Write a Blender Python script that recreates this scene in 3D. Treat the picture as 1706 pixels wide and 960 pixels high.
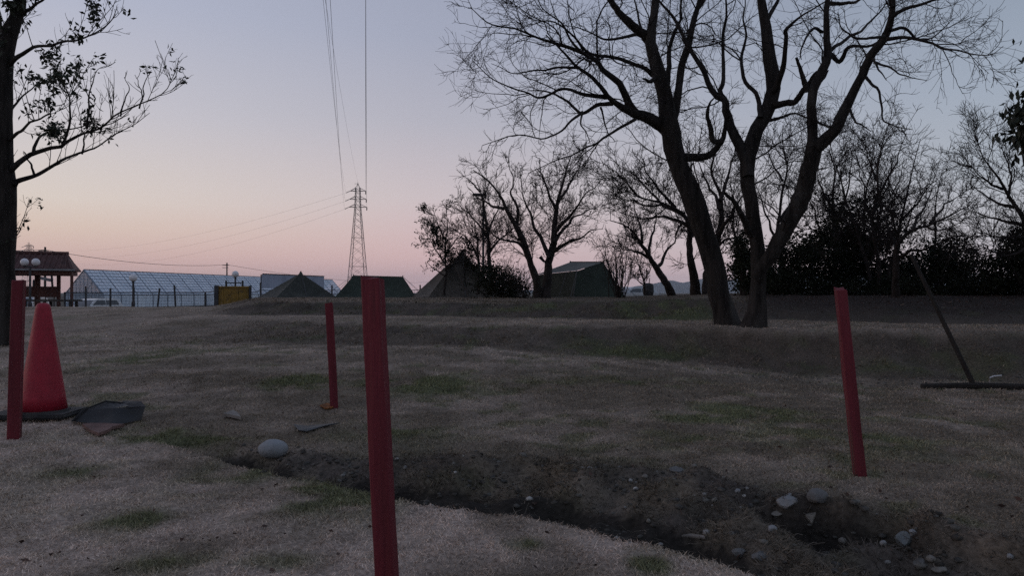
import bpy, bmesh, math, random
import numpy as np
from mathutils import Vector, Matrix

# ------------------------------------------------------------------ camera, sky, sun, exposure
for o in list(bpy.data.objects):
    bpy.data.objects.remove(o)
scn = bpy.context.scene
COL = scn.collection
F = 1232.0            # focal length in photograph pixels
CX, HY = 853.0, 488.0  # principal column and horizon row of the photograph
CH = 0.9              # height of the lens over the lawn

cam_d = bpy.data.cameras.new("camera")
cam = bpy.data.objects.new("camera", cam_d)
COL.objects.link(cam)
cam_d.sensor_width = 36.0
cam_d.lens = 36.0 * F / 1706.0
cam_d.clip_start = 0.05
cam_d.clip_end = 30000
cam.location = (0, 0, CH)
cam.rotation_euler = (math.radians(90 + 0.37), 0, 0)
scn.camera = cam

SUN_EL, SUN_AZ = math.radians(2.0), math.radians(-88)   # the glow stands low on the left
world = bpy.data.worlds.new("World")
scn.world = world
world.use_nodes = True
wn, wl = world.node_tree.nodes, world.node_tree.links
wn.clear()


def lin(c):
    return tuple((v / 255 / 12.92) if v / 255 <= 0.04045 else ((v / 255 + 0.055) / 1.055) ** 2.4 for v in c)


def sky_ramp(stops, sepz):
    r = wn.new("ShaderNodeValToRGB")
    els = r.color_ramp.elements
    r.color_ramp.interpolation = 'EASE' if False else 'LINEAR'
    for i, (el, c) in enumerate(stops):
        p = math.sin(math.radians(el))
        e = els[i] if i < 2 else els.new(p)
        e.position = p
        e.color = (*lin(c), 1)
    wl.new(sepz, r.inputs[0])
    return r.outputs[0]


tc = wn.new("ShaderNodeTexCoord")
sep = wn.new("ShaderNodeSeparateXYZ")
wl.new(tc.outputs["Generated"], sep.inputs[0])
ramp_r = sky_ramp([(0, (221, 199, 207)), (90, (132, 146, 174)), (1.5, (216, 200, 207)), (3.5, (199, 197, 203)), (7.9, (174, 181, 191)),
                   (13.4, (160, 171, 187)), (20, (143, 155, 173)), (32, (137, 149, 170)), (55, (134, 147, 173))], sep.outputs[2])
ramp_c = sky_ramp([(0, (222, 186, 191)), (90, (132, 146, 174)), (2.7, (225, 191, 191)), (7.3, (210, 197, 200)), (13.1, (183, 182, 194)),
                   (19, (165, 170, 189)), (30, (148, 156, 180)), (55, (138, 150, 176))], sep.outputs[2])
ramp_l = sky_ramp([(0, (226, 182, 174)), (90, (132, 146, 174)), (2.1, (227, 190, 181)), (4.4, (228, 205, 190)), (6.3, (226, 213, 203)),
                   (12.2, (203, 200, 207)), (19.6, (179, 184, 203)), (30, (154, 161, 184)), (55, (140, 152, 177))], sep.outputs[2])
flat = wn.new("ShaderNodeCombineXYZ")
wl.new(sep.outputs[0], flat.inputs[0]); wl.new(sep.outputs[1], flat.inputs[1])
nrm = wn.new("ShaderNodeVectorMath"); nrm.operation = 'NORMALIZE'
wl.new(flat.outputs[0], nrm.inputs[0])
dot = wn.new("ShaderNodeVectorMath"); dot.operation = 'DOT_PRODUCT'
dot.inputs[1].default_value = (-0.862, 0.507, 0)
wl.new(nrm.outputs[0], dot.inputs[0])


def mrange(a, b):
    m = wn.new("ShaderNodeMapRange"); m.clamp = True
    m.inputs[1].default_value = a; m.inputs[2].default_value = b
    wl.new(dot.outputs["Value"], m.inputs[0])
    return m.outputs[0]


def wmix(f, a, b):
    m = wn.new("ShaderNodeMix"); m.data_type = 'RGBA'
    wl.new(f, m.inputs[0]); wl.new(a, m.inputs[6]); wl.new(b, m.inputs[7])
    return m.outputs[2]


sky_c = wmix(mrange(0.61, 0.90), wmix(mrange(-0.05, 0.61), ramp_r, ramp_c), ramp_l)
sky = wn.new("ShaderNodeTexSky")
sky.sky_type = 'NISHITA'
sky.sun_disc = False
sky.sun_elevation = SUN_EL
sky.sun_rotation = SUN_AZ
sky.air_density = 1.2
sky.dust_density = 1.0
bg1 = wn.new("ShaderNodeBackground"); bg1.inputs[1].default_value = 1.0
bg2 = wn.new("ShaderNodeBackground"); bg2.inputs[1].default_value = 0.003
wl.new(sky_c, bg1.inputs[0]); wl.new(sky.outputs[0], bg2.inputs[0])
add = wn.new("ShaderNodeAddShader")
wl.new(bg1.outputs[0], add.inputs[0]); wl.new(bg2.outputs[0], add.inputs[1])
wo = wn.new("ShaderNodeOutputWorld")
wl.new(add.outputs[0], wo.inputs[0])

sun_d = bpy.data.lights.new("sun", 'SUN')
sun_d.energy = 0.30
sun_d.angle = math.radians(25)
sun_d.color = (1.0, 0.78, 0.66)
sun = bpy.data.objects.new("sun", sun_d)
COL.objects.link(sun)
sd = Vector((math.sin(SUN_AZ) * math.cos(0.12), math.cos(SUN_AZ) * math.cos(0.12), math.sin(0.12)))
sun.rotation_euler = sd.to_track_quat('Z', 'Y').to_euler()
sun.location = (-30, 20, 12)

vs = scn.view_settings
scn.display_settings.display_device = 'sRGB'
vs.view_transform = 'Standard'; vs.look = 'None'; vs.exposure = 0.0; vs.gamma = 1.0
vs.use_curve_mapping = False
scn.cycles.max_bounces = 5
scn.cycles.transparent_max_bounces = 12
scn.cycles.use_denoising = False

RNG = np.random.default_rng(11)
random.seed(5)


# ------------------------------------------------------------------ helpers
def P(px, py, d):
    """world point seen at photograph pixel (px, py) at distance d along the view axis"""
    return np.array([(px - CX) / F * d, d, CH + (HY - py) / F * d])


def sstep(a, b, x):
    t = np.clip((x - a) / (b - a), 0, 1)
    return t * t * (3 - 2 * t)


def _hash(i, j, s):
    v = np.sin(i * 127.1 + j * 311.7 + s * 74.7) * 43758.5453
    return v - np.floor(v)


def vnoise(x, y, s=0.0):
    xi, yi = np.floor(x), np.floor(y)
    fx, fy = x - xi, y - yi
    fx = fx * fx * (3 - 2 * fx); fy = fy * fy * (3 - 2 * fy)
    a = _hash(xi, yi, s); b = _hash(xi + 1, yi, s); c = _hash(xi, yi + 1, s); d = _hash(xi + 1, yi + 1, s)
    return a + (b - a) * fx + (c - a) * fy + (a - b - c + d) * fx * fy


def fbm(x, y, s=0.0, o=4):
    v, a, t = 0.0, 0.5, 0.0
    for k in range(o):
        v = v + a * vnoise(x * 2.03 ** k + 17.3 * k, y * 2.03 ** k - 9.1 * k, s + k)
        t += a; a *= 0.5
    return v / t


NE = np.array([(-30, 14), (-6, 6.6), (-2.53, 4.78), (-1.94, 4.30), (-1.11, 3.68), (-0.4, 3.20), (0.11, 2.96), (0.53, 2.66), (0.77, 2.42), (0.96, 2.17), (1.4, 1.7), (2.0, 1.2), (4, -1), (30, -20)])
FE = np.array([(-30, 14.1), (-6, 6.75), (-2.5, 5.0), (-1.48, 4.30), (-0.81, 3.98), (0.15, 3.80), (0.8, 3.52), (1.14, 3.18), (1.63, 2.92), (1.87, 2.75), (2.5, 2.5), (4, 2.2), (30, 0)])


def ditch(x, y):
    """returns drop of the ditch (0..1) and a rubble weight"""
    wob = 0.06 * (fbm(x * 2.2, y * 2.2, 31, 3) - 0.5) + 0.05 * (vnoise(x * 7, y * 7, 33) - 0.5)
    yn = np.interp(x, NE[:, 0], NE[:, 1]) + wob
    yf = np.interp(x, FE[:, 0], FE[:, 1]) + wob * 1.6
    fade = sstep(-2.9, -1.5, x)
    wf = np.interp(x, [-3, -0.8, -0.2, 0.4, 0.9, 1.15, 3], [0.25, 0.22, 0.55, 0.7, 0.45, 0.13, 0.12])
    a = sstep(-0.02, 0.13, y - yn)
    b = 1 - sstep(-wf, 0.02, y - yf)
    drop = a * b
    rub = sstep(-0.04, 0.06, y - yn) * (1 - sstep(-0.02, np.interp(x, [-2, -0.5, 0.2, 1.0, 1.3, 3], [0.15, 0.25, 0.35, 0.3, 0.08, 0.08]), y - yf))
    return drop * fade, rub * sstep(-2.4, -0.9, x)


def rise(x, y):
    return np.interp(x, [-9, -1, 1.5, 3], [0.22, 0.25, 0.10, 0.0]) * sstep(4.2, 9.2, y)


def bank_foot(x, y):
    yf = np.interp(x, [-12, -6, -4, 0, 2, 4, 9, 30], [9.5, 9.3, 9.2, 9.0, 8.4, 7.45, 6.2, 4.5])
    yf = yf + 0.7 * (fbm(x * 0.5, y * 0.2, 15, 2) - 0.5) + 0.25 * (vnoise(x * 1.7, y * 0.5, 16) - 0.5)
    w = np.interp(x, [-9, -5, -2, 0.5, 3], [7, 4.5, 2.0, 1.7, 1.5])
    return (y - yf) / w


def bank1(x, y):
    return 1 - np.cos(np.clip(bank_foot(x, y), 0, 1) * math.pi / 2)


def mound_foot(x, y):
    yf = np.interp(x, [-20, -6, -2, 2.5, 5, 8, 30], [15.5, 14.5, 13.9, 12.0, 10.9, 10.4, 9.5])
    yf = yf + 0.8 * (fbm(x * 0.45, y * 0.2, 18, 2) - 0.5) + 0.3 * (vnoise(x * 1.3, y * 0.5, 19) - 0.5)
    return (y - yf) / 2.0


def bank2(x, y):
    u = x / np.maximum(y, 1.0)
    side = sstep(-0.415, -0.335, u)
    mound = 1 + 0.25 * sstep(-0.02, 0.08, u) * (1 - sstep(0.27, 0.31, u))
    return (1 - np.cos(np.clip(mound_foot(x, y), 0, 1) * math.pi / 2)) * side * mound


def H(x, y):
    x = np.asarray(x, float); y = np.asarray(y, float)
    u = x / np.maximum(y, 1.0)
    zb = rise(x, y)
    z = zb + (0.45 - np.interp(x, [-9, -1, 1.5, 3], [0.22, 0.25, 0.10, 0.0])) * bank1(x, y) + 0.22 * bank2(x, y)
    z = z + 0.16 * sstep(0.15, 0.3, u) * sstep(12, 16, y)
    left = 1 - sstep(-0.415, -0.335, u)
    right = sstep(0.14, 0.22, u)
    z = z - left * (0.30 * sstep(22, 36, y) + 1.05 * sstep(39, 47, y)) * (y > 0)
    z = z - (1 - left) * (1 - right) * 1.57 * sstep(42, 54, y)
    z = z - right * 1.75 * sstep(46, 75, y)
    d, rub = ditch(x, y)
    near = 1 - sstep(20, 60, np.hypot(x, y))
    z = z + near * (0.05 * (fbm(x * 0.55, y * 0.55, 3, 3) - 0.5) + 0.035 * (fbm(x * 2.1, y * 2.1, 5, 3) - 0.5)
                    + 0.016 * (vnoise(x * 6.5, y * 6.5, 8) - 0.5) + 0.010 * (vnoise(x * 15, y * 15, 9) - 0.5))
    sl = np.clip(4 * bank1(x, y) * (1 - bank1(x, y)), 0, 1) + np.clip(6 * bank2(x, y) * (1.06 - bank2(x, y)), 0, 1)
    z = z + near * sl * (0.11 * (fbm(x * 1.9, y * 1.9, 12, 3) - 0.5) + 0.05 * (vnoise(x * 6.0, y * 4.0, 14) - 0.5))
    tr = trench(x, y)
    z = z - np.interp(x, [0.9, 1.15], [0.065, 0.13]) * d - 0.05 * tr + 0.05 * rub * sstep(0.5, 0.75, fbm(x * 3.1, y * 3.1, 29, 2)) + rub * (0.10 * (fbm(x * 4.5, y * 4.5, 21, 3) - 0.5) + 0.05 * (vnoise(x * 11, y * 11, 24) - 0.5) + 0.025 * (vnoise(x * 23, y * 23, 25) - 0.5)) - 0.11 * farcut(x, y)
    return z


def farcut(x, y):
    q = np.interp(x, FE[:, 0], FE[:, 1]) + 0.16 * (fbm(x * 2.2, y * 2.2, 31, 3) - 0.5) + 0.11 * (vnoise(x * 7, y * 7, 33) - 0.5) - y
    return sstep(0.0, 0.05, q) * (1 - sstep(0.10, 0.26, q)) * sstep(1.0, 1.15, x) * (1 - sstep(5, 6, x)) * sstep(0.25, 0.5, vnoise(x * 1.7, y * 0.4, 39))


def TR(x, y):
    return y - np.interp(x, NE[:, 0], NE[:, 1]) - 0.06 * (fbm(x * 2.2, y * 2.2, 31, 3) - 0.5) - 0.05 * (vnoise(x * 7, y * 7, 33) - 0.5)


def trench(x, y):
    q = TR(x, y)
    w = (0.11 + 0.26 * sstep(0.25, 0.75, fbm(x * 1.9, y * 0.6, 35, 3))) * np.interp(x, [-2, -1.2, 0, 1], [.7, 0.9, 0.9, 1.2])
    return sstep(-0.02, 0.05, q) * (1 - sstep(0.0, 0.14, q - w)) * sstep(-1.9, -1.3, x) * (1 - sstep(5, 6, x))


def Hs(x, y):
    return float(H(np.array([x]), np.array([y]))[0])


def G(px, py, dmin=1.6, dmax=60):
    """ground point seen at a photograph pixel"""
    d = np.geomspace(dmin, dmax, 3000)
    x = (px - CX) / F * d
    z = CH + (HY - py) / F * d
    g = H(x, d)
    k = np.argmax(z <= g)
    return np.array([x[k], d[k], g[k]])


GREEN = []   # green patches of the lawn: (x, y, rx, ry, strength)
for (px, py, rx, ry, s) in [(500, 637, 70, 12, 1), (700, 640, 110, 14, 1), (900, 640, 120, 14, .6), (300, 735, 130, 20, 1), (230, 868, 75, 14, .55),
                            (290, 935, 100, 15, .55), (460, 940, 80, 16, .55), (880, 905, 40, 8, .9), (1080, 945, 40, 10, .9), (230, 600, 60, 20, .6),
                            (1130, 735, 90, 18, .7), (1250, 690, 140, 18, .7), (1080, 640, 160, 12, .7), (1150, 700, 90, 10, .6), (1480, 610, 150, 10, .4),
                            (560, 820, 130, 16, .8), (780, 800, 130, 14, .7), (400, 790, 120, 12, .6), (1400, 720, 160, 30, .5), (150, 790, 70, 12, .5),
                            (870, 515, 110, 8, .8), (1090, 510, 90, 10, .9), (1040, 590, 120, 10, .6), (190, 690, 60, 10, .5), (640, 720, 160, 22, .5)]:
    c = G(px, py); e = G(px + rx, py); f = G(px, py - ry)
    GREEN.append((c[0], c[1], abs(e[0] - c[0]), abs(f[1] - c[1]) + 0.05, s))


def albedo(x, y):
    n1 = fbm(x * 0.45, y * 0.45, 41, 4); n2 = fbm(x * 1.9, y * 1.9, 43, 4); n3 = fbm(x * 8, y * 8, 47, 3)
    yn = np.interp(x, NE[:, 0], NE[:, 1])
    fore = 1 - sstep(-0.2, 0.25, y - yn)
    straw = np.array([0.362, 0.285, 0.238]); dull = np.array([0.144, 0.113, 0.084]); green = np.array([0.088, 0.094, 0.044])
    soil = np.array([0.084, 0.069, 0.059]); litter = np.array([0.024, 0.016, 0.013])
    n6 = fbm(x * 3.3, y * 3.3, 59, 3)
    t = np.clip(0.22 + 0.9 * (n6 - 0.5) - 0.14 * sstep(0.0, 2.5, x) * (1 - fore) + 1.5 * (n2 - 0.5) + 0.9 * (n1 - 0.5) + (0.66 - 0.2 * sstep(-0.3, -2.2, x) + 0.9 * (n2 - 0.5) + 0.5 * (n6 - 0.5)) * fore + 0.25 * sstep(-1, -5, x) * (1 - fore), 0, 1)[..., None]
    c = dull * (1 - t) + straw * t
    g = np.zeros_like(x)
    for (gx, gy, rx, ry, s) in GREEN:
        q = ((x - gx) / rx) ** 2 + ((y - gy) / ry) ** 2
        g = np.maximum(g, s * np.exp(-q * 1.1))
    ng = fbm(x * 5.5, y * 5.5, 53, 3)
    g = np.clip((g * 1.35 + 0.8 * (n1 - 0.60) + 0.5 * (n2 - 0.5)) * sstep(0.30, 0.62, ng * .6 + n2 * .4) * 1.5 - 0.05, 0, 0.9)
    g = np.maximum(g, sstep(0.56, 0.70, n2 * .5 + ng * .5) * 0.65 * (1 - 0.6 * fore))
    g3 = g[..., None]
    c = c * (1 - g3) + green * g3
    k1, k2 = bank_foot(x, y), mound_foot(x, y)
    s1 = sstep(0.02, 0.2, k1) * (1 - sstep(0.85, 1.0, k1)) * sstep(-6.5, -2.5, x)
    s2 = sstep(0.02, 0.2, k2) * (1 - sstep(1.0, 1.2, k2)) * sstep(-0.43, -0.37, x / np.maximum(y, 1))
    lip = np.clip(sstep(0.93, 1.02, k1) * (1 - sstep(1.25, 1.7, k1)) + sstep(-0.9, -0.4, k2) * (1 - sstep(-0.1, 0.05, k2)), 0, 1) * (x > -9) * (x < 9)
    c = c * (1 - .3 * lip[..., None]) + straw * .7 * (.3 * lip[..., None])  # light on the terrace lips painted as a paler straw strip
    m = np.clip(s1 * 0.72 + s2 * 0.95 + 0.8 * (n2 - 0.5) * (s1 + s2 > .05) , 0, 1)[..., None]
    c = c * (1 - m) + (np.array([0.056, 0.043, 0.034]) * (1 - g3) + green * 0.9 * g3) * m  # brown soil and green on the slopes, with their shade painted in
    top = (sstep(0.9, 1.1, k2) * sstep(-0.43, -0.36, x / np.maximum(y, 1)) * (1 - sstep(40, 50, y)))[..., None]
    c = c * (1 - .45 * top)
    u = x / np.maximum(y, 1)
    lt = (sstep(0.30, 0.36, u) * np.clip(bank2(x, y), 0, 1))[..., None]
    c = c * (1 - lt) + litter * lt
    d, rub = ditch(x, y)
    rub2 = sstep(0.0, 0.05, TR(x, y)) * (1 - sstep(0.2, 1.0, y - np.interp(x, FE[:, 0], FE[:, 1]))) * sstep(-1.6, -0.6, x) * (1 - sstep(1.3, 1.9, x)) * (1 - sstep(5.2, 6, y))
    sc = (rub2 * np.clip(.55 + 1.2 * (n2 - .5), 0, 1))[..., None]
    c = c * (1 - sc) + np.array([0.100, 0.083, 0.060]) * sc
    n5 = fbm(x * 4.2, y * 4.2, 57, 3)
    r = np.clip(rub * (0.26 + 2.6 * (n5 - 0.44) + 1.2 * (n2 - 0.5)) + d * 0.15, 0, 1)[..., None]
    c = c * (1 - r) + soil * r
    crevice_shade = (sstep(0.05, 0.35, trench(x, y)))[..., None]
    c = c * (1 - crevice_shade * .9) + np.array([0.018, 0.015, 0.013]) * crevice_shade * .9  # crevice shade along the near lip, put into the ground colour
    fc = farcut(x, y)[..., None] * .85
    c = c * (1 - fc) + np.array([0.020, 0.017, 0.015]) * fc  # far cut bank darkened in colour to stand for its shade
    far = (sstep(43, 60, np.hypot(x, y)))[..., None]
    c = c * (1 - far) + np.array([0.075, 0.072, 0.062]) * far
    c = c * (0.76 + 0.64 * n3)[..., None]
    return c, g, r[..., 0]


def mesh_from(name, verts, faces, smooth=False, mat=None, nside=None):
    """faces: (m,k) int array, or list"""
    me = bpy.data.meshes.new(name)
    verts = np.asarray(verts, np.float32)
    if isinstance(faces, np.ndarray):
        m, k = faces.shape
        me.vertices.add(len(verts)); me.vertices.foreach_set("co", verts.ravel())
        me.loops.add(m * k); me.loops.foreach_set("vertex_index", faces.astype(np.int32).ravel())
        me.polygons.add(m)
        me.polygons.foreach_set("loop_start", np.arange(0, m * k, k, dtype=np.int32))
        me.update(calc_edges=True)
    else:
        me.from_pydata([tuple(map(float, v)) for v in verts], [], [tuple(map(int, f)) for f in faces])
        me.update()
    if smooth:
        me.polygons.foreach_set("use_smooth", np.ones(len(me.polygons), bool))
    if mat:
        me.materials.append(mat)
    return me


def set_col(me, cols):
    a = me.color_attributes.new("tint", 'FLOAT_COLOR', 'POINT')
    c = np.ones((len(me.vertices), 4), np.float32)
    c[:, :3] = cols
    a.data.foreach_set("color", c.ravel())


ORG = {}


def link(name, me, parent=None):
    o = bpy.data.objects.new(name, me)
    COL.objects.link(o)
    if parent is not None:
        o.parent = parent
        ORG[o.name] = ORG[parent.name]
    return o


def thing(name, label, cat, loc=(0, 0, 0), group=None):
    o = bpy.data.objects.new(name, None)
    o.empty_display_size = 0.2
    COL.objects.link(o)
    o.location = [float(v) for v in loc]
    o['label'] = label; o['category'] = cat
    if group: o['group'] = group
    ORG[o.name] = np.array(loc, float)
    return o


def tag(o, label, cat, group=None):
    o['label'] = label; o['category'] = cat
    if group: o['group'] = group
    return o


class MB:
    def __init__(s):
        s.v = []; s.f = []

    def quadfaces(s, vs, fs):
        b = len(s.v)
        s.v += [np.array(v, float) for v in vs]
        s.f += [tuple(b + i for i in f) for f in fs]
        return s

    def box(s, c, size, rz=0.0, bev=0.0):
        x, y, z = [v / 2 for v in size]
        R = Matrix.Rotation(rz, 3, 'Z')
        if bev <= 0:
            vs = [R @ Vector((sx * x, sy * y, sz * z)) + Vector(c) for sx in (-1, 1) for sy in (-1, 1) for sz in (-1, 1)]
            return s.quadfaces(vs, [(0, 1, 3, 2), (4, 6, 7, 5), (0, 4, 5, 1), (2, 3, 7, 6), (0, 2, 6, 4), (1, 5, 7, 3)])
        bm = bmesh.new()
        bmesh.ops.create_cube(bm, size=1)
        for v in bm.verts: v.co = Vector((v.co.x * size[0], v.co.y * size[1], v.co.z * size[2]))
        bmesh.ops.bevel(bm, geom=bm.edges[:], offset=bev, segments=2, affect='EDGES')
        bm.verts.index_update()
        vs = [R @ v.co + Vector(c) for v in bm.verts]
        fs = [[v.index for v in f.verts] for f in bm.faces]
        bm.free()
        return s.quadfaces(vs, fs)

    def bar(s, a, b, r, k=6, r2=None, caps=True):
        a = Vector(a); b = Vector(b); r2 = r if r2 is None else r2
        t = (b - a).normalized()
        n = t.orthogonal().normalized(); m = t.cross(n)
        vs = []
        for p, rr in ((a, r), (b, r2)):
            for i in range(k):
                an = 2 * math.pi * (i + 0.5) / k
                vs.append(p + n * (rr * math.cos(an)) + m * (rr * math.sin(an)))
        fs = [(i, (i + 1) % k, k + (i + 1) % k, k + i) for i in range(k)]
        if caps: fs += [tuple(range(k - 1, -1, -1)), tuple(range(k, 2 * k))]
        return s.quadfaces(vs, fs)

    def path(s, pts, r, k=5):
        for a, b in zip(pts[:-1], pts[1:]): s.bar(a, b, r, k, caps=False)
        return s

    def lathe(s, c, prof, k=20):
        vs = []
        for (r, z) in prof:
            for i in range(k):
                an = 2 * math.pi * i / k
                vs.append((c[0] + r * math.cos(an), c[1] + r * math.sin(an), c[2] + z))
        fs = []
        for j in range(len(prof) - 1):
            for i in range(k):
                fs.append((j * k + i, j * k + (i + 1) % k, (j + 1) * k + (i + 1) % k, (j + 1) * k + i))
        fs.append(tuple(range(k - 1, -1, -1))); fs.append(tuple(range((len(prof) - 1) * k, len(prof) * k)))
        return s.quadfaces(vs, fs)

    def build(s, name, mat, parent=None, smooth=False):
        off = ORG[parent.name] if parent is not None else np.zeros(3)
        me = mesh_from(name, np.array(s.v) - off, s.f, smooth, mat)
        return link(name, me, parent)


def material(name, color, rough=0.8, var=0.25, scale=6.0, bump=0.0, bscale=None, stretch=(1, 1, 1), spec=0.3, metallic=0.0, second=None, sec_scale=2.0, sec_t=(0.5, 0.65)):
    m = bpy.data.materials.new(name)
    m.use_nodes = True
    nt = m.node_tree; n = nt.nodes; l = nt.links
    b = n["Principled BSDF"]
    b.inputs["Roughness"].default_value = rough
    b.inputs["Specular IOR Level"].default_value = spec
    b.inputs["Metallic"].default_value = metallic
    t = n.new("ShaderNodeTexCoord"); mp = n.new("ShaderNodeMapping")
    mp.inputs["Scale"].default_value = stretch
    l.new(t.outputs["Object"], mp.inputs[0])
    no = n.new("ShaderNodeTexNoise"); no.inputs["Scale"].default_value = scale; no.inputs["Detail"].default_value = 5
    l.new(mp.outputs[0], no.inputs[0])
    r = n.new("ShaderNodeValToRGB")
    r.color_ramp.elements[0].position = 0.3; r.color_ramp.elements[1].position = 0.7
    r.color_ramp.elements[0].color = (*[c * (1 - var) for c in color], 1)
    r.color_ramp.elements[1].color = (*[min(1, c * (1 + var)) for c in color], 1)
    l.new(no.outputs[0], r.inputs[0])
    out = r.outputs[0]
    if second:
        n2 = n.new("ShaderNodeTexNoise"); n2.inputs["Scale"].default_value = sec_scale; n2.inputs["Detail"].default_value = 6
        l.new(mp.outputs[0], n2.inputs[0])
        mr = n.new("ShaderNodeMapRange"); mr.inputs[1].default_value = sec_t[0]; mr.inputs[2].default_value = sec_t[1]
        l.new(n2.outputs[0], mr.inputs[0])
        mx = n.new("ShaderNodeMix"); mx.data_type = 'RGBA'
        l.new(mr.outputs[0], mx.inputs[0]); l.new(out, mx.inputs[6]); mx.inputs[7].default_value = (*second, 1)
        out = mx.outputs[2]
    l.new(out, b.inputs["Base Color"])
    if bump > 0:
        nb = n.new("ShaderNodeTexNoise"); nb.inputs["Scale"].default_value = bscale or scale * 3; nb.inputs["Detail"].default_value = 6
        l.new(mp.outputs[0], nb.inputs[0])
        bp = n.new("ShaderNodeBump"); bp.inputs["Strength"].default_value = bump; bp.inputs["Distance"].default_value = 0.03
        l.new(nb.outputs[0], bp.inputs["Height"]); l.new(bp.outputs[0], b.inputs["Normal"])
    return m


def tint_material(name, rough=0.9, bump=0.0, var=0.3, scale=60, trans=False):
    m = bpy.data.materials.new(name)
    m.use_nodes = True
    nt = m.node_tree; n = nt.nodes; l = nt.links
    b = n["Principled BSDF"]; b.inputs["Roughness"].default_value = rough; b.inputs["Specular IOR Level"].default_value = 0.15
    at = n.new("ShaderNodeAttribute"); at.attribute_name = "tint"
    out = at.outputs["Color"]
    if var > 0:
        g = n.new("ShaderNodeNewGeometry")
        no = n.new("ShaderNodeTexNoise"); no.inputs["Scale"].default_value = scale; no.inputs["Detail"].default_value = 6
        l.new(g.outputs["Position"], no.inputs[0])
        mr = n.new("ShaderNodeMapRange"); mr.inputs[1].default_value = 0.3; mr.inputs[2].default_value = 0.7
        mr.inputs[3].default_value = 1 - var; mr.inputs[4].default_value = 1 + var
        l.new(no.outputs[0], mr.inputs[0])
        vm = n.new("ShaderNodeVectorMath"); vm.operation = 'SCALE'
        l.new(out, vm.inputs[0]); l.new(mr.outputs[0], vm.inputs["Scale"])
        out = vm.outputs[0]
        if bump > 0:
            bp = n.new("ShaderNodeBump"); bp.inputs["Strength"].default_value = bump; bp.inputs["Distance"].default_value = 0.02
            l.new(no.outputs[0], bp.inputs["Height"]); l.new(bp.outputs[0], b.inputs["Normal"])
    l.new(out, b.inputs["Base Color"])
    return m


M = {}
M['ground'] = tint_material("lawn_ground", 0.95, 0.7, 0.35, 45)
M['blade'] = tint_material("grass_blades", 0.85, 0, 0)
M['stone'] = tint_material("loose_stone", 0.85, 0.3, 0.3, 40)
M['bark'] = material("bark", (0.025, 0.021, 0.019), 0.92, 0.55, 16, 1.0, 26, (1, 1, 0.14), 0.15, second=(0.070, 0.064, 0.059), sec_scale=3.0, sec_t=(0.55, 0.72))
M['twig'] = material("twig_bark", (0.024, 0.019, 0.018), 0.9, 0.3, 5, spec=0.1)
M['bark_far'] = material("far_bark", (0.030, 0.024, 0.022), 0.92, 0.4, 8, 0.8, 14, (1, 1, 0.3), 0.1)
M['leaf'] = material("evergreen_leaf", (0.022, 0.026, 0.015), 0.6, 0.5, 9, spec=0.25)
M['leaf_dark'] = material("shrub_leaf", (0.017, 0.019, 0.012), 0.85, 0.5, 3, spec=0.06)
M['dryleaf'] = material("dry_leaf", (0.085, 0.055, 0.038), 0.85, 0.5, 9, spec=0.15)
M['red_paint'] = material("red_painted_wood", (0.128, 0.014, 0.022), 0.7, 0.35, 9, 0.8, 26, (1, 1, 0.08), 0.3, second=(0.055, 0.020, 0.018), sec_scale=9, sec_t=(0.54, 0.66))
M['cone'] = material("red_cone_plastic", (0.275, 0.014, 0.030), 0.55, 0.15, 12, 0.1, 40, spec=0.3)
M['rubber'] = material("black_rubber", (0.022, 0.022, 0.024), 0.8, 0.35, 9, 0.2, 30, second=(0.05, 0.047, 0.045), sec_scale=5)
M['tray'] = material("black_plastic_tray", (0.014, 0.014, 0.016), 0.55, 0.35, 8, 0.15, 25, spec=0.4, second=(0.03, 0.029, 0.03), sec_scale=4)
M['wood_dark'] = material("weathered_wood", (0.045, 0.036, 0.031), 0.85, 0.35, 10, 0.4, 30, (1, 1, 0.15))
M['rake_wood'] = material("dark_stained_wood", (0.020, 0.016, 0.014), 0.85, 0.35, 10, 0.4, 30, (1, 1, 0.15))
M['metal_dark'] = material("dark_metal", (0.03, 0.03, 0.035), 0.6, 0.3, 10, spec=0.4)
M['galv'] = material("galvanised_steel", (0.20, 0.20, 0.21), 0.5, 0.2, 4, metallic=0.4)
M['pylon'] = material("pylon_steel", (0.11, 0.095, 0.095), 0.6, 0.15, 1.0, metallic=0.2)
M['wire'] = material("cable", (0.06, 0.06, 0.065), 0.6, 0.05, 1)
M['globe'] = material("white_globe", (0.62, 0.60, 0.62), 0.35, 0.08, 4, spec=0.5)
M['rust_roof'] = material("brown_roof_tile", (0.070, 0.030, 0.027), 0.75, 0.3, 3, 0.3, 14)
M['red_wood'] = material("red_brown_timber", (0.095, 0.040, 0.034), 0.75, 0.3, 6, 0.2, 20, (1, 1, 0.2))
M['board'] = material("grey_board", (0.30, 0.30, 0.32), 0.7, 0.15, 5)
M['panel'] = material("blue_grey_panel", (0.28, 0.315, 0.40), 0.6, 0.12, 1.2, second=(0.22, 0.25, 0.33), sec_scale=0.6)
M['yellow'] = material("worn_yellow_paint", (0.22, 0.13, 0.028), 0.7, 0.3, 4, 0.2, 18, second=(0.06, 0.042, 0.026), sec_scale=3.5, sec_t=(0.55, 0.7))
M['canvas_grey'] = material("grey_green_canvas", (0.042, 0.043, 0.037), 0.9, 0.25, 2.2, 0.3, 9, second=(0.027, 0.029, 0.024), sec_scale=1.2)
M['canvas_green'] = material("dark_green_canvas", (0.024, 0.032, 0.024), 0.9, 0.25, 2.0, 0.3, 8)
M['canvas_olive'] = material("olive_brown_canvas", (0.075, 0.063, 0.052), 0.9, 0.25, 2.5, 0.35, 9, second=(0.045, 0.038, 0.031), sec_scale=1.6)
M['canvas_olive2'] = material("olive_canvas", (0.056, 0.054, 0.040), 0.9, 0.25, 2.0, 0.35, 9)
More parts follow.
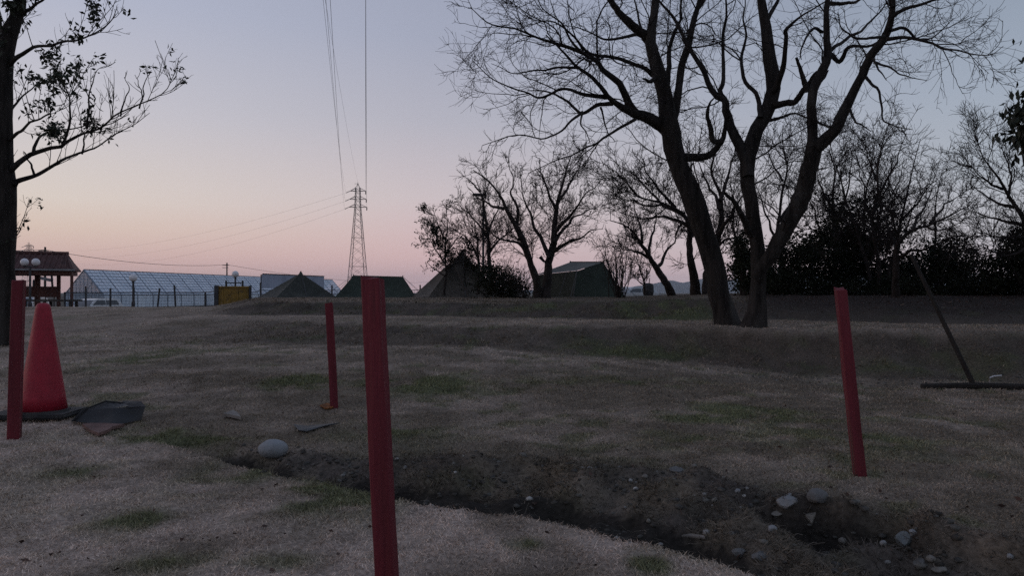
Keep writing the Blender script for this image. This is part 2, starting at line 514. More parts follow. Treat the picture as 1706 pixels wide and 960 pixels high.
M['canvas_top'] = material("faded_canvas_roof", (0.105, 0.105, 0.095), 0.9, 0.2, 2.0, 0.3, 9)
M['car_white'] = material("white_car_paint", (0.55, 0.56, 0.58), 0.25, 0.03, 2, spec=0.6)
M['car_silver'] = material("silver_car_paint", (0.35, 0.37, 0.40), 0.3, 0.03, 2, spec=0.6, metallic=0.3)
M['car_glass'] = material("car_glass", (0.02, 0.025, 0.035), 0.08, 0.05, 2, spec=0.8)
M['tyre'] = material("tyre", (0.02, 0.02, 0.02), 0.85, 0.2, 5)
M['lamp_glass'] = material("lamp_lens", (0.45, 0.40, 0.38), 0.2, 0.1, 5, spec=0.6)
M['rust'] = material("orange_rust_patch", (0.16, 0.055, 0.012), 0.9, 0.4, 30, 0.3, 60)
M['clay'] = material("broken_clay_slab", (0.14, 0.085, 0.075), 0.9, 0.3, 14, 0.5, 40)
M['debris'] = material("grey_plastic_shard", (0.032, 0.034, 0.036), 0.6, 0.3, 10)
M['bark_sheet'] = material("pale_dry_husk", (0.17, 0.15, 0.135), 0.85, 0.3, 14)
M['mountain'] = material("wooded_mountain", (0.075, 0.095, 0.115), 0.95, 0.3, 0.004, spec=0.0)  # part of the distance haze is put into this bluish base colour


def glazing_material(name, fac):
    m = bpy.data.materials.new(name)
    m.use_nodes = True
    n = m.node_tree.nodes; l = m.node_tree.links
    b = n["Principled BSDF"]
    t = n.new("ShaderNodeTexCoord")
    no = n.new("ShaderNodeTexNoise"); no.inputs["Scale"].default_value = 0.5; no.inputs["Detail"].default_value = 6
    l.new(t.outputs["Object"], no.inputs[0])
    r = n.new("ShaderNodeValToRGB")
    r.color_ramp.elements[0].position = 0.3; r.color_ramp.elements[1].position = 0.7
    r.color_ramp.elements[0].color = (0.56, 0.66, 0.78, 1); r.color_ramp.elements[1].color = (0.78, 0.88, 0.98, 1)
    l.new(no.outputs[0], r.inputs[0]); l.new(r.outputs[0], b.inputs["Base Color"])
    b.inputs["Roughness"].default_value = 0.35
    tr = n.new("ShaderNodeBsdfTransparent"); tr.inputs[0].default_value = (0.9, 0.93, 0.97, 1)
    mx = n.new("ShaderNodeMixShader"); mx.inputs[0].default_value = fac
    l.new(tr.outputs[0], mx.inputs[1]); l.new(b.outputs[0], mx.inputs[2])
    l.new(mx.outputs[0], n["Material Output"].inputs[0])
    return m


M['glazing'] = glazing_material("greenhouse_glazing", 0.78)
M['gable'] = glazing_material("clear_gable_glazing", 0.28)

# ------------------------------------------------------------------ the ground, one sheet to the horizon
def axis(lo, hi, step, far_lo, far_hi, gl, gh):
    core = list(np.arange(lo, hi, step))
    a, s = [], step
    v = lo
    while v > far_lo:
        s *= gl; v -= s; a.append(v)
    b, s = [], step
    v = core[-1]
    while v < far_hi:
        s *= gh; v += s; b.append(v)
    return np.array(a[::-1] + core + b)


gx = axis(-3.6, 3.6, 0.03, -6800, 6800, 1.055, 1.055)
gy = axis(1.3, 6.2, 0.03, -6800, 6800, 1.25, 1.034)
X, Y = np.meshgrid(gx, gy)
Z = H(X, Y)
nx, ny = len(gx), len(gy)
idx = np.arange(nx * ny).reshape(ny, nx)
faces = np.stack([idx[:-1, :-1], idx[:-1, 1:], idx[1:, 1:], idx[1:, :-1]], -1).reshape(-1, 4)
gme = mesh_from("ground", np.stack([X, Y, Z], -1).reshape(-1, 3), faces, True, M['ground'])
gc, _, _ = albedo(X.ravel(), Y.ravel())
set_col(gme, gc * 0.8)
ground = link("ground", gme)
ground['kind'] = 'structure'

# mountains on the right-hand horizon
mv, mf = [], []
prof = [(700, 4), (1000, 6), (1045, 9), (1075, 13), (1100, 17), (1118, 21), (1136, 17), (1155, 20), (1175, 24), (1210, 21), (1260, 26), (1310, 34), (1350, 30), (1400, 25), (1480, 30), (1600, 22), (1750, 28), (1900, 10)]
D = 5200.0
pxs = np.linspace(700, 1900, 160)
hs = np.interp(pxs, [p[0] for p in prof], [p[1] for p in prof]) + 2.0 * (fbm(pxs * 0.05, pxs * 0, 3, 4) - 0.5)
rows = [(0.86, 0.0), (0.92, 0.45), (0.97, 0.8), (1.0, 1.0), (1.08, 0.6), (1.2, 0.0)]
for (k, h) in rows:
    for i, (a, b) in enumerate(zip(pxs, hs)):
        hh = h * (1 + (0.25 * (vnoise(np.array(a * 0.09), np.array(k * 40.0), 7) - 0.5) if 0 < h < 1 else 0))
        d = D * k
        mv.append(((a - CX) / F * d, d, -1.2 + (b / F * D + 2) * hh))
n = len(pxs)
for r in range(len(rows) - 1):
    for i in range(n - 1):
        mf.append((r * n + i, r * n + i + 1, (r + 1) * n + i + 1, (r + 1) * n + i))
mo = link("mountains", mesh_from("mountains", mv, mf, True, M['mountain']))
mo['kind'] = 'structure'


# ------------------------------------------------------------------ trees
def resample(pts, n):
    pts = np.asarray(pts, float)
    if len(pts) == 2:
        t = np.linspace(0, 1, n)[:, None]
        return pts[0] * (1 - t) + pts[1] * t
    d = np.r_[0, np.cumsum(np.linalg.norm(np.diff(pts[:, :3], axis=0), axis=1))]
    t = np.linspace(0, d[-1], n)
    ext = np.vstack([2 * pts[0] - pts[1], pts, 2 * pts[-1] - pts[-2]])
    out = np.empty((n, pts.shape[1]))
    for i, s in enumerate(t):
        k = min(np.searchsorted(d, s, side='right') - 1, len(pts) - 2); k = max(k, 0)
        u = (s - d[k]) / max(d[k + 1] - d[k], 1e-9)
        p0, p1, p2, p3 = ext[k], ext[k + 1], ext[k + 2], ext[k + 3]
        out[i] = 0.5 * ((2 * p1) + (-p0 + p2) * u + (2 * p0 - 5 * p1 + 4 * p2 - p3) * u * u + (-p0 + 3 * p1 - 3 * p2 + p3) * u ** 3)
    out[:, 3:] = np.maximum(out[:, 3:], pts[:, 3:].min() * 0.8)
    return out


def norm(v):
    return v / np.maximum(np.linalg.norm(v, axis=-1, keepdims=True), 1e-9)


def tubes(Pp, R, k, rough=0.0, seed=0.0):
    """(m,n,3) centre lines and (m,n) radii -> verts, quads"""
    m, n, _ = Pp.shape
    T = norm(np.gradient(Pp, axis=1))
    mean = norm(Pp[:, -1] - Pp[:, 0])
    ref = np.where(np.abs(mean[:, 2:3]) < 0.8, np.array([[0, 0, 1.0]]), np.array([[1.0, 0, 0]]))[:, None, :]
    N1 = norm(np.cross(T, np.broadcast_to(ref, T.shape)))
    N2 = np.cross(T, N1)
    an = np.arange(k) / k * 2 * math.pi
    rr = R[:, :, None] * np.ones(k)
    if rough > 0:
        ii = np.arange(n)[None, :, None] * 0.55 + np.arange(m)[:, None, None] * 13.7
        jj = np.abs(an - math.pi)[None, None, :] * 1.6
        rr = rr * (1 + rough * (vnoise(ii + 0 * jj, jj + 0 * ii, seed) - 0.5) * 2 + rough * 0.6 * (vnoise(ii * 2.7 + 0 * jj, jj * 2.1 + 0 * ii, seed + 5) - 0.5) * 2)
    V = Pp[:, :, None, :] + rr[..., None] * (np.cos(an)[None, None, :, None] * N1[:, :, None, :] + np.sin(an)[None, None, :, None] * N2[:, :, None, :])
    ix = np.arange(m * n * k).reshape(m, n, k)
    a = ix[:, :-1, :]; b = np.roll(ix, -1, axis=2)[:, :-1, :]; c = np.roll(ix, -1, axis=2)[:, 1:, :]; d = ix[:, 1:, :]
    return V.reshape(-1, 3), np.stack([a, b, c, d], -1).reshape(-1, 4)


def merge(parts):
    vs, fs, b = [], [], 0
    for v, f in parts:
        vs.append(v); fs.append(f + b); b += len(v)
    return np.vstack(vs), np.vstack(fs)


def spawn(Pp, R, spacing, t0, t1, ang, length, nseg, wob, up, rng, rk=0.011, rmax=0.62, tip=0.35, rmin=0.0015, shrink=0.55, minlen=0.25, zk=1.0):
    """side shoots along every parent line"""
    L = np.linalg.norm(np.diff(Pp, axis=1), axis=2).sum(1)
    m, n, _ = Pp.shape
    cnt = rng.poisson(np.maximum(L * (t1 - t0) / spacing, 0.01))
    ids = np.repeat(np.arange(m), cnt)
    if len(ids) == 0:
        return np.zeros((0, nseg, 3)), np.zeros((0, nseg))
    t = rng.uniform(t0, t1, len(ids))
    fi = t * (n - 1); i0 = np.minimum(fi.astype(int), n - 2); fr = (fi - i0)[:, None]
    p = Pp[ids, i0] * (1 - fr) + Pp[ids, i0 + 1] * fr
    T = norm(Pp[ids, i0 + 1] - Pp[ids, i0])
    rp = R[ids, i0] * (1 - fr[:, 0]) + R[ids, i0 + 1] * fr[:, 0]
    q = norm(np.cross(T, rng.normal(size=T.shape)))
    a = np.radians(rng.uniform(ang[0], ang[1], len(ids)))[:, None]
    d = norm(np.cos(a) * T + np.sin(a) * q + np.array([0, 0, up]))
    ln = length * rng.uniform(minlen, 1.0, len(ids)) * (1 - shrink * t) * np.clip(L[ids] / np.median(L), 0.5, 1.5)
    r0 = np.clip(ln * rk, rmin, np.maximum(rp * rmax, rmin))
    out = np.empty((len(ids), nseg, 3)); out[:, 0] = p
    st = (ln / (nseg - 1))[:, None]
    for k in range(1, nseg):
        out[:, k] = out[:, k - 1] + d * st
        d = norm(d + rng.normal(size=d.shape) * wob + np.array([0, 0, up * 0.35]))
    Rr = r0[:, None] * np.linspace(1, tip, nseg)[None, :]
    return out, np.maximum(Rr, rmin * 0.7)


def leaves_mesh(pts, size, rng, droop=0.0, aspect=0.45):
    m = len(pts)
    d = norm(rng.normal(size=(m, 3)) + np.array([0, 0, -droop]))
    w = norm(np.cross(d, rng.normal(size=(m, 3))))
    nn = np.cross(d, w)
    s = (size * rng.uniform(0.6, 1.25, m))[:, None]
    a = pts; b = pts + d * s * 0.5 + w * s * aspect * 0.5 + nn * s * 0.08; c = pts + d * s; e = pts + d * s * 0.5 - w * s * aspect * 0.5 + nn * s * 0.08
    V = np.stack([a, b, c, e], 1).reshape(-1, 3)
    return V, np.arange(4 * m).reshape(m, 4)


def clumps(blobs, n, rng, cl=40, spread=0.2):
    """leaf positions gathered in uneven clumps within a few ellipsoids: (centre, radii)"""
    vol = np.array([b[1][0] * b[1][1] * b[1][2] for b in blobs]) ** 0.7
    pick = rng.choice(len(blobs), cl, p=vol / vol.sum())
    u = norm(rng.normal(size=(cl, 3))) * (rng.uniform(0.25, 1.0, cl) ** 0.5)[:, None]
    cen = np.array([blobs[i][0] for i in pick]) + u * np.array([blobs[i][1] for i in pick])
    sz = np.array([np.mean(blobs[i][1]) for i in pick]) * spread * rng.uniform(0.5, 1.5, cl)
    k = rng.integers(0, cl, n)
    return cen[k] + rng.normal(size=(n, 3)) * sz[k][:, None] * np.array([1.15, 1.15, 0.8])


LIMB_T = [1.0]


def limb(pts, d0, d1, n=30, wob=0.0, rng=RNG, taper=0.45, wander=0.0):
    """pts: (px, py, radius in photo pixels); depth runs from d0 to d1"""
    a = np.array(pts, float)
    s = np.r_[0, np.cumsum(np.hypot(np.diff(a[:, 0]), np.diff(a[:, 1])))]; s = s / s[-1]
    out = []
    for (x, y, r), t in zip(a, s):
        d = d0 + (d1 - d0) * t
        out.append([*P(x, y, d), r / F * d * (1 - taper * t) * LIMB_T[0]])
    n = 30
    o = resample(out, n)
    L = np.linalg.norm(np.diff(o[:, :3], axis=0), axis=1).sum()
    w = rng.normal(size=(n, 3)) * o[:, 3:4] * wob
    k = rng.normal(size=(9, 3)); tt = np.linspace(0, 8, n); i0 = np.minimum(tt.astype(int), 7); fr = (tt - i0)[:, None]
    w = w + (k[i0] * (1 - fr) + k[i0 + 1] * fr) * wander * L * np.minimum(1, np.linspace(0, 3, n))[:, None]
    w[0] = 0
    o[:, :3] += w
    return o


def tree(name, label, base, trunk_limbs, other, levels, seed, group=None, cat="tree", bark='bark', twig='twig', leaf=None, tk=12, rough=0.09, extra_leaf=None):
    """trunk_limbs: thick drawn wood; other: thinner drawn limbs; levels: list of spawn settings"""
    rng = np.random.default_rng(seed)
    root = thing(name, label, cat, base, group)
    off = np.array(base, float)
    tl = np.stack(trunk_limbs)
    parts = [tubes(tl[:, :, :3], tl[:, :, 3], tk, rough, seed)]
    if other:
        ol = np.stack(other)
        parts.append(tubes(ol[:, :, :3], ol[:, :, 3], 7, rough * 0.8, seed + 3))
    v, f = merge(parts)
    link("trunk", mesh_from("trunk", v - off, f, True, M[bark]), root)
    src = np.concatenate([tl, ol]) if other else tl
    Pp, R = src[:, :, :3], src[:, :, 3]
    tw, last = [], []
    for i, lv in enumerate(levels):
        kw = dict(lv)
        full = kw.pop('also', None)
        Pn, Rn = spawn(Pp, R, rng=rng, **kw)
        tw.append(tubes(Pn, Rn, 5 if i == 0 else 3))
        last.append(Pn)
        Pp, R = Pn, Rn
    v, f = merge(tw)
    crown = link("crown", mesh_from("crown", v - off, f, True, M[twig]), root)
    if leaf is not None:
        pts = leaf(last, rng)
        v, f = leaves_mesh(pts[0], pts[1], rng, pts[2])
        link("foliage", mesh_from("foliage", v - off, f, False, M[pts[3]]), root)
    return root


def LV(s, a=0.30, b=0.11, c=0.07, l1=1.0, l2=0.42, l3=0.2, t0=0.3, up=0.12, rmin=0.0018):
    return [dict(spacing=a * s, t0=t0, t1=1.0, ang=(28, 70), length=l1 * s, nseg=9, wob=0.20, up=up, rk=0.010, rmin=rmin * 1.6),
            dict(spacing=b * s, t0=0.1, t1=1.0, ang=(25, 65), length=l2 * s, nseg=6, wob=0.22, up=up * 0.8, rk=0.010, rmin=rmin * 1.2),
            dict(spacing=c * s, t0=0.1, t1=1.0, ang=(25, 65), length=l3 * s, nseg=4, wob=0.22, up=up * 0.6, rk=0.011, rmin=rmin)]


# --- the pair of big bare trees
DA = 10.2
LIMB_T[0] = 0.92
a = lambda pts, d1, d0=DA, w=0.06: limb(pts, d0, d1, wob=w, wander=0.009)
bA = G(1210, 541)
t1 = [limb([(1218, 560, 40), (1214, 546, 29), (1208, 528, 22), (1197, 480, 19), (1184, 420, 18.5), (1158, 338, 20), (1132, 280, 17.5), (1118, 225, 17.5), (1112, 190, 16), (1106, 150, 14), (1096, 119, 12.5), (1084, 69, 10), (1088, 37, 8), (1093, 0, 7), (1100, -70, 5), (1096, -160, 3)], DA, DA - 0.2, 34, 0.05, taper=0),
      a([(1114, 222, 13), (1102, 209, 12), (1071, 194, 11), (1052, 187, 9), (1018, 167, 6), (999, 144, 5), (968, 112, 4), (940, 85, 3), (905, 60, 2)], DA - 1.0),
      a([(1118, 205, 9), (1123, 188, 8.5), (1131, 150, 8), (1137, 109, 8), (1146, 69, 7.5), (1159, 25, 6.5), (1168, 0, 6), (1180, -60, 4.5), (1176, -130, 3)], DA + 0.5),
      a([(1088, 80, 10), (1079, 62, 9.5), (1052, 41, 8.5), (1031, 19, 7.5), (1018, 0, 7), (996, -45, 5), (960, -95, 3)], DA - 0.6),
      a([(1126, 262, 9), (1150, 262, 8.5), (1178, 259, 8), (1194, 246, 7), (1206, 222, 6), (1211, 195, 4), (1214, 170, 2.5)], DA - 0.5)]
o1 = [a([(1062, 190, 8.5), (1056, 184, 8), (1040, 159, 7), (1031, 141, 6.5), (1006, 122, 5.5), (990, 100, 5), (965, 84, 4.5), (931, 73, 4), (896, 64, 3.2), (859, 50, 2.6), (812, 39, 2), (774, 9, 1.2)], DA - 1.6),
      a([(1012, 161, 5), (970, 156, 3.5), (928, 150, 3), (896, 164, 2.6), (877, 153, 2.2), (818, 131, 1.6), (787, 97, 1)], DA - 0.4, DA - .4),
      a([(1021, 172, 4.5), (995, 175, 4), (971, 186, 3.6), (943, 166, 3), (918, 153, 2.4), (880, 150, 1.6)], DA + 0.2, DA - .4),
      a([(971, 186, 3), (950, 203, 2.3), (915, 228, 1.9), (865, 225, 1.5), (803, 238, 1)], DA - 0.9, DA - .4),
      a([(1059, 198, 3.2), (1012, 225, 2.6), (987, 244, 2.2), (934, 262, 1.7), (880, 284, 1)], DA - 1.3, DA - .3),
      a([(1001, 178, 2.2), (1006, 195, 1.9), (1012, 219, 1.5), (1025, 236, .9)], DA - 0.6, DA - .4),
      a([(971, 186, 2), (968, 205, 1.7), (978, 222, 1.3), (984, 240, .8)], DA - .6, DA - .5),
      a([(1088, 125, 4.5), (1075, 112, 4.2), (1046, 102, 3.8), (1021, 95, 3.5), (977, 89, 3), (956, 59, 2.6), (927, 34, 2.2), (890, 31, 1.7), (865, 19, 1.1)], DA - 1.4),
      a([(965, 112, 3), (930, 112, 2.3), (900, 114, 2), (860, 122, 1.4), (820, 106, .9)], DA - .2, DA - .5),
      a([(990, 100, 3), (955, 70, 2.5), (935, 40, 2.1), (905, 10, 1.5), (880, -30, 1)], DA - 1.7, DA - .7),
      a([(1059, 56, 3.2), (1015, 64, 2.5), (990, 56, 2), (965, 47, 1.4), (935, 40, .9)], DA - 1.2, DA - .3),
      a([(1108, 165, 5.5), (1112, 144, 5.2), (1118, 91, 5), (1126, 60, 4.3), (1134, 31, 3.8), (1142, 0, 3.2), (1150, -50, 2)], DA + 0.9),
      a([(1204, 236, 5), (1190, 234, 5.5), (1184, 215, 5.4), (1179, 185, 4.6), (1184, 172, 3), (1193, 160, 2)], DA - .9, DA - .4),
      a([(1093, 0, 5), (1075, -40, 4), (1050, -80, 3), (1010, -120, 2)], DA - 1, DA),
      a([(1165, 10, 5), (1190, -30, 4), (1225, -80, 2.6), (1250, -130, 1.6)], DA + .9, DA + .4),
      a([(1076, 62, 2.6), (1064, 30, 2.2), (1058, -5, 1.8), (1050, -40, 1)], DA + .3, DA - .1),
      a([(1092, 128, 4), (1084, 135, 4.4), (1072, 130, 3)], DA - .4, DA - .2)]
t_left = tree("bare_tree", "big leafless tree with its thick trunk leaning left over the lawn", bA, t1, o1,
              LV(1.0, 0.17, 0.105, 0.072, 1.15, 0.62, 0.34, 0.30, 0.03, 0.0026), 101, "pair of big leafless trees")

DB = 9.75
b = lambda pts, d1, d0=DB, w=0.06: limb(pts, d0, d1, wob=w, wander=0.009)
bB = G(1257, 546)
t2 = [limb([(1257, 566, 38), (1257, 549, 27), (1258, 530, 20), (1262, 490, 15), (1264, 440, 13.5), (1259, 395, 13), (1252, 338, 12.5), (1245, 287, 13.5), (1251, 250, 13), (1258, 220, 12.5), (1278, 188, 13), (1289, 150, 13), (1283, 94, 12), (1275, 31, 9), (1270, 0, 7.5), (1263, -70, 5), (1268, -150, 3)], DB, DB + 0.2, 34, 0.05, taper=0),
      b([(1247, 295, 10), (1240, 262, 10), (1221, 220, 9.5), (1215, 188, 8.5), (1211, 164, 7.5), (1190, 150, 6.5), (1174, 126, 6), (1149, 78, 5), (1128, 32, 4), (1100, 0, 3), (1070, -40, 2)], DB + 0.9),
      limb([(1262, 480, 9), (1268, 450, 11), (1285, 425, 13), (1305, 390, 14), (1325, 355, 15), (1341, 315, 16), (1348, 285, 15), (1355, 259, 15), (1360, 236, 14)], DB, DB - 0.5, 24, 0.05, taper=0),
      b([(1357, 245, 12), (1355, 225, 9.5), (1355, 156, 9), (1362, 125, 10.5), (1375, 78, 8.5), (1384, 6, 6.5), (1392, -55, 5), (1404, -130, 3)], DB - 0.2, DB - .5),
      b([(1359, 246, 12), (1375, 234, 12), (1394, 216, 11), (1416, 166, 9.5), (1431, 131, 9), (1453, 84, 9.5), (1475, 59, 9.5), (1487, 25, 7.5), (1491, 0, 6.5), (1500, -55, 4.5), (1520, -120, 3)], DB - 1.2, DB - .5)]
o2 = [b([(1291, 175, 7), (1310, 171, 6.5), (1325, 169, 6.5), (1341, 147, 7), (1353, 132, 6), (1362, 118, 5)], DB - .4),
      b([(1291, 150, 6.5), (1297, 137, 6), (1306, 103, 5.2), (1311, 62, 5), (1311, 46, 4.6), (1334, 25, 2.8), (1378, 0, 2)], DB - .9),
      b([(1284, 200, 3.4), (1305, 194, 3), (1325, 189, 2.6), (1347, 196, 2)], DB - .6),
      b([(1267, 196, 5), (1266, 180, 4.8), (1260, 155, 4.2), (1241, 134, 4), (1236, 94, 3.6), (1244, 56, 3), (1238, 19, 2.2), (1244, -20, 1.4)], DB + .8),
      b([(1206, 162, 5), (1200, 150, 4.6), (1205, 131, 4), (1203, 62, 3.6), (1211, 15, 3), (1206, -30, 2)], DB + 1.4, DB + .7),
      b([(1346, 152, 6), (1341, 137, 5.6), (1334, 115, 5), (1328, 95, 4.6)], DB - .6, DB - .4),
      b([(1357, 145, 4), (1366, 137, 3.4), (1374, 128, 3), (1381, 116, 2)], DB - .3, DB - .3),
      b([(1384, 4, 4.5), (1405, 4, 3.6), (1431, 0, 3), (1465, -22, 1.8)], DB - .8, DB - .2),
      b([(1371, 52, 3.2), (1356, 46, 2.8), (1344, 62, 2.5), (1337, 78, 2.2), (1333, 98, 1.5)], DB - .6, DB - .2),
      b([(1376, 84, 5), (1388, 92, 4.8), (1400, 100, 4.6), (1410, 82, 4.3), (1424, 74, 4), (1450, 75, 3.6), (1474, 62, 3)], DB - .9, DB - .2),
      b([(1376, 90, 4), (1395, 75, 3.6), (1419, 59, 3.3), (1447, 37, 2.8), (1465, 18, 2.2), (1478, 0, 1.8)], DB + .5, DB - .2),
      b([(1486, 30, 4.4), (1491, 24, 4), (1512, 12, 3.6), (1559, 0, 2.8), (1600, -12, 1.8), (1640, -30, 1)], DB - 1.6, DB - 1),
      b([(1478, 64, 4), (1512, 61, 3.3), (1550, 69, 2.8), (1581, 80, 2.3), (1622, 89, 1.8), (1653, 89, 1.3), (1675, 72, .8)], DB - 2.0, DB - 1),
      b([(1484, 50, 3.4), (1512, 45, 2.8), (1532, 64, 2.2), (1560, 58, 1.6), (1590, 30, 1)], DB - .4, DB - 1),
      b([(1444, 128, 3), (1456, 141, 2.7), (1466, 150, 2.5), (1472, 191, 2.2), (1481, 205, 1.9), (1519, 216, 1.2)], DB - 1.5, DB - .9),
      b([(1416, 181, 2.9), (1425, 200, 2.4), (1436, 208, 2), (1452, 218, 1.2)], DB - 1.2, DB - .8),
      b([(1362, 203, 2.4), (1384, 211, 2.3), (1396, 204, 2)], DB - .8, DB - .5),
      b([(1456, 97, 2.6), (1466, 117, 2), (1478, 133, 1.3)], DB - 1.2, DB - 1),
      b([(1459, 103, 2.5), (1491, 114, 2), (1509, 127, 1.6), (1544, 131, 1)], DB - 1.8, DB - 1),
      b([(1250, 392, 7), (1237, 362, 7), (1222, 336, 6.5), (1208, 322, 5.6)], DB - .4, DB),
      b([(1270, 5, 5), (1250, -40, 3.8), (1222, -90, 2.4)], DB + .8, DB + .2),
      b([(1276, 40, 4.6), (1300, -10, 3.6), (1330, -60, 2.4)], DB + .9, DB + .1),
      b([(1489, 10, 4), (1470, -40, 3), (1440, -90, 2)], DB - .6, DB - 1),
      b([(1475, 60, 3), (1440, 62, 2.6), (1405, 48, 2), (1395, 20, 1.3)], DB - 1.8, DB - 1.1)]
t_right = tree("bare_tree", "leafless tree beside the leaning one, forking low into two crooked stems", bB, t2, o2,
               LV(1.0, 0.18, 0.105, 0.072, 1.0, 0.58, 0.32, 0.32, 0.02, 0.0026), 102, "pair of big leafless trees")

# --- the leafy tree at the left edge
DC = 9.3
LIMB_T[0] = 1.0
bC = np.array([*P(0, 488, DC)[:2], 0]); bC[2] = Hs(bC[0], bC[1])
c_ = lambda pts, d1, d0=DC, w=0.05: limb([(x, y, r * .82) for x, y, r in pts], d0, d1, wob=w, wander=0.012)
t3 = [limb([(-6, 640, 36), (-4, 600, 25), (-3, 520, 22), (-1, 420, 23), (0, 330, 23), (-2, 250, 20), (-2, 170, 18.5), (0, 100, 18), (8, 68, 15), (20, 40, 11), (30, 15, 9), (35, -20, 7), (46, -90, 5), (40, -160, 3)], DC, DC, 34, 0.04, taper=0),
      c_([(2, 80, 14), (-8, 50, 11), (-10, 0, 9), (-24, -60, 6), (-30, -130, 3)], DC + .5),
      c_([(0, 330, 10), (-40, 290, 9), (-90, 240, 6), (-150, 200, 3)], DC + .6)]
o3 = [c_([(14, 108, 6), (22, 97, 5), (40, 85, 4), (67, 78, 3.4), (100, 70, 3), (127, 67, 2.6), (160, 52, 2), (183, 37, 1.6), (197, 7, 1)], DC - .8),
      c_([(16, 284, 7), (25, 277, 6), (50, 258, 5), (80, 250, 4.4), (103, 243, 4.2), (117, 227, 3.8), (143, 213, 3), (173, 207, 2.6), (200, 193, 2.2), (233, 180, 1.9), (267, 163, 1.5), (287, 140, 1.1), (303, 136, .8)], DC - .5),
      c_([(22, 308, 7), (30, 300, 5.5), (60, 292, 4.4), (100, 273, 3.6), (140, 255, 2.8), (160, 248, 2.3), (187, 230, 1.8), (217, 213, 1.4), (250, 190, .9)], DC + .5),
      c_([(55, 252, 3.4), (58, 236, 3), (72, 224, 2.5), (98, 217, 2.2), (128, 212, 1.8), (160, 200, 1.2)], DC + .7),
      c_([(103, 243, 3), (112, 215, 2.6), (116, 190, 2.3), (114, 160, 1.9), (96, 118, 1.4), (66, 86, .9)], DC - .2, DC - .2),
      c_([(143, 213, 2.4), (147, 180, 2.1), (150, 150, 1.7), (158, 118, 1.2), (176, 106, .8)], DC - .7, DC - .3),
      c_([(200, 193, 1.8), (206, 165, 1.6), (214, 145, 1.3), (207, 128, .9)], DC - .1, DC - .4),
      c_([(231, 180, 1.8), (237, 160, 1.6), (240, 138, 1.3), (251, 117, .8)], DC - .6, DC - .4),
      c_([(237, 165, 1.4), (231, 142, 1.2), (225, 124, .8)], DC - .2, DC - .4),
      c_([(136, 256, 2), (138, 235, 1.7), (132, 208, 1.3), (128, 170, .9)], DC + .8, DC + .4),
      c_([(56, 290, 2.6), (48, 268, 2.2), (38, 252, 1.8)], DC + .2, DC + .1),
      c_([(12, 235, 4), (40, 212, 3), (70, 190, 2.2), (98, 175, 1.4), (110, 150, .9)], DC - .9, DC),
      c_([(12, 190, 3), (34, 160, 2.2), (60, 140, 1.5), (80, 128, .9)], DC + .9, DC),
      c_([(28, 26, 5), (50, 10, 3.5), (80, -10, 2.4), (110, -40, 1.4)], DC - .5, DC)]


def leaf3(last, rng):
    tips = np.concatenate([last[1][:, -1], last[2][:, -1], last[2][:, 1]])
    tx = tips[:, 0] / tips[:, 1] * F + CX; ty = HY - (tips[:, 2] - CH) / tips[:, 1] * F
    w = np.where(ty < 95, np.where(tx < 165, .62, .12), np.exp(-((tx - 85) / 65.0) ** 2) * 0.20)
    w = np.where((ty > 225), w * 0.25, w)
    w = np.where(tx > 175, 0.012, w)
    cl = vnoise(tx / 22.0, ty / 22.0, 77)
    keep = rng.random(len(tips)) < np.clip(w * sstep(0.30, 0.50, cl) * 3.0, 0, 1)
    t = tips[keep]
    t = np.repeat(t, 5, axis=0) + rng.normal(size=(len(t) * 5, 3)) * 0.035
    return t, 0.075, 0.7, 'leaf'


tree("evergreen_tree", "thick dark trunk at the left edge with leafy twigs reaching over the sky", bC, t3, o3,
     [dict(spacing=0.10, t0=0.22, t1=1.0, ang=(30, 65), length=0.72, nseg=6, wob=0.10, up=0.42, rk=0.010, rmin=0.0042),
      dict(spacing=0.10, t0=0.15, t1=1.0, ang=(25, 60), length=0.28, nseg=5, wob=0.12, up=0.25, rk=0.011, rmin=0.0034),
      dict(spacing=0.09, t0=0.2, t1=1.0, ang=(25, 60), length=0.12, nseg=3, wob=0.14, up=0.1, rk=0.012, rmin=0.002)],
     103, leaf=leaf3, tk=14, rough=0.05)


# --- leafy crown entering at the right edge
def evergreen(name, label, base, blobs, n, leaf, seed, cat="tree", cl=60, spread=0.22, mat='leaf_dark', droop=0.3, trunk_r=0.09, group=None, stems=1, aspect=0.5):
    rng = np.random.default_rng(seed)
    root = thing(name, label, cat, base, group)
    off = np.array(base, float)
    ls, tl = [], []
    for s in range(stems):
        tgt = np.array(blobs[s % len(blobs)][0])
        b0 = off + np.array([*(rng.normal(size=2) * 0.08 * (stems > 1)), -0.1])
        pts = [np.r_[b0, trunk_r], np.r_[b0 * .55 + tgt * .45 + rng.normal(size=3) * .05, trunk_r * .75], np.r_[tgt, trunk_r * .4]]
        tl.append(resample(pts, 12))
    tl = np.stack(tl)
    for (c, r) in blobs:
        for q in range(7):
            k = rng.integers(0, len(tl)); j = rng.integers(5, 12)
            e = np.array(c) + norm(rng.normal(size=3)) * np.array(r) * rng.uniform(.4, .95)
            s = tl[k, j]
            mid = (s[:3] + e) / 2 + rng.normal(size=3) * .06
            ls.append(resample([np.r_[s[:3], s[3] * .6], np.r_[mid, s[3] * .35], np.r_[e, 0.006]], 8))
    ls = np.stack(ls)
    v, f = merge([tubes(tl[:, :, :3], tl[:, :, 3], 9, .08, seed), tubes(ls[:, :, :3], ls[:, :, 3], 5)])
    link("trunk", mesh_from("trunk", v - off, f, True, M['bark_far']), root)
    pts = clumps(blobs, n, rng, cl, spread)
    pts = pts[pts[:, 2] > H(pts[:, 0], pts[:, 1]) + 0.01]
    v, f = leaves_mesh(pts, leaf, rng, droop, aspect)
    link("crown", mesh_from("crown", v - off, f, False, M[mat]), root)
    return root


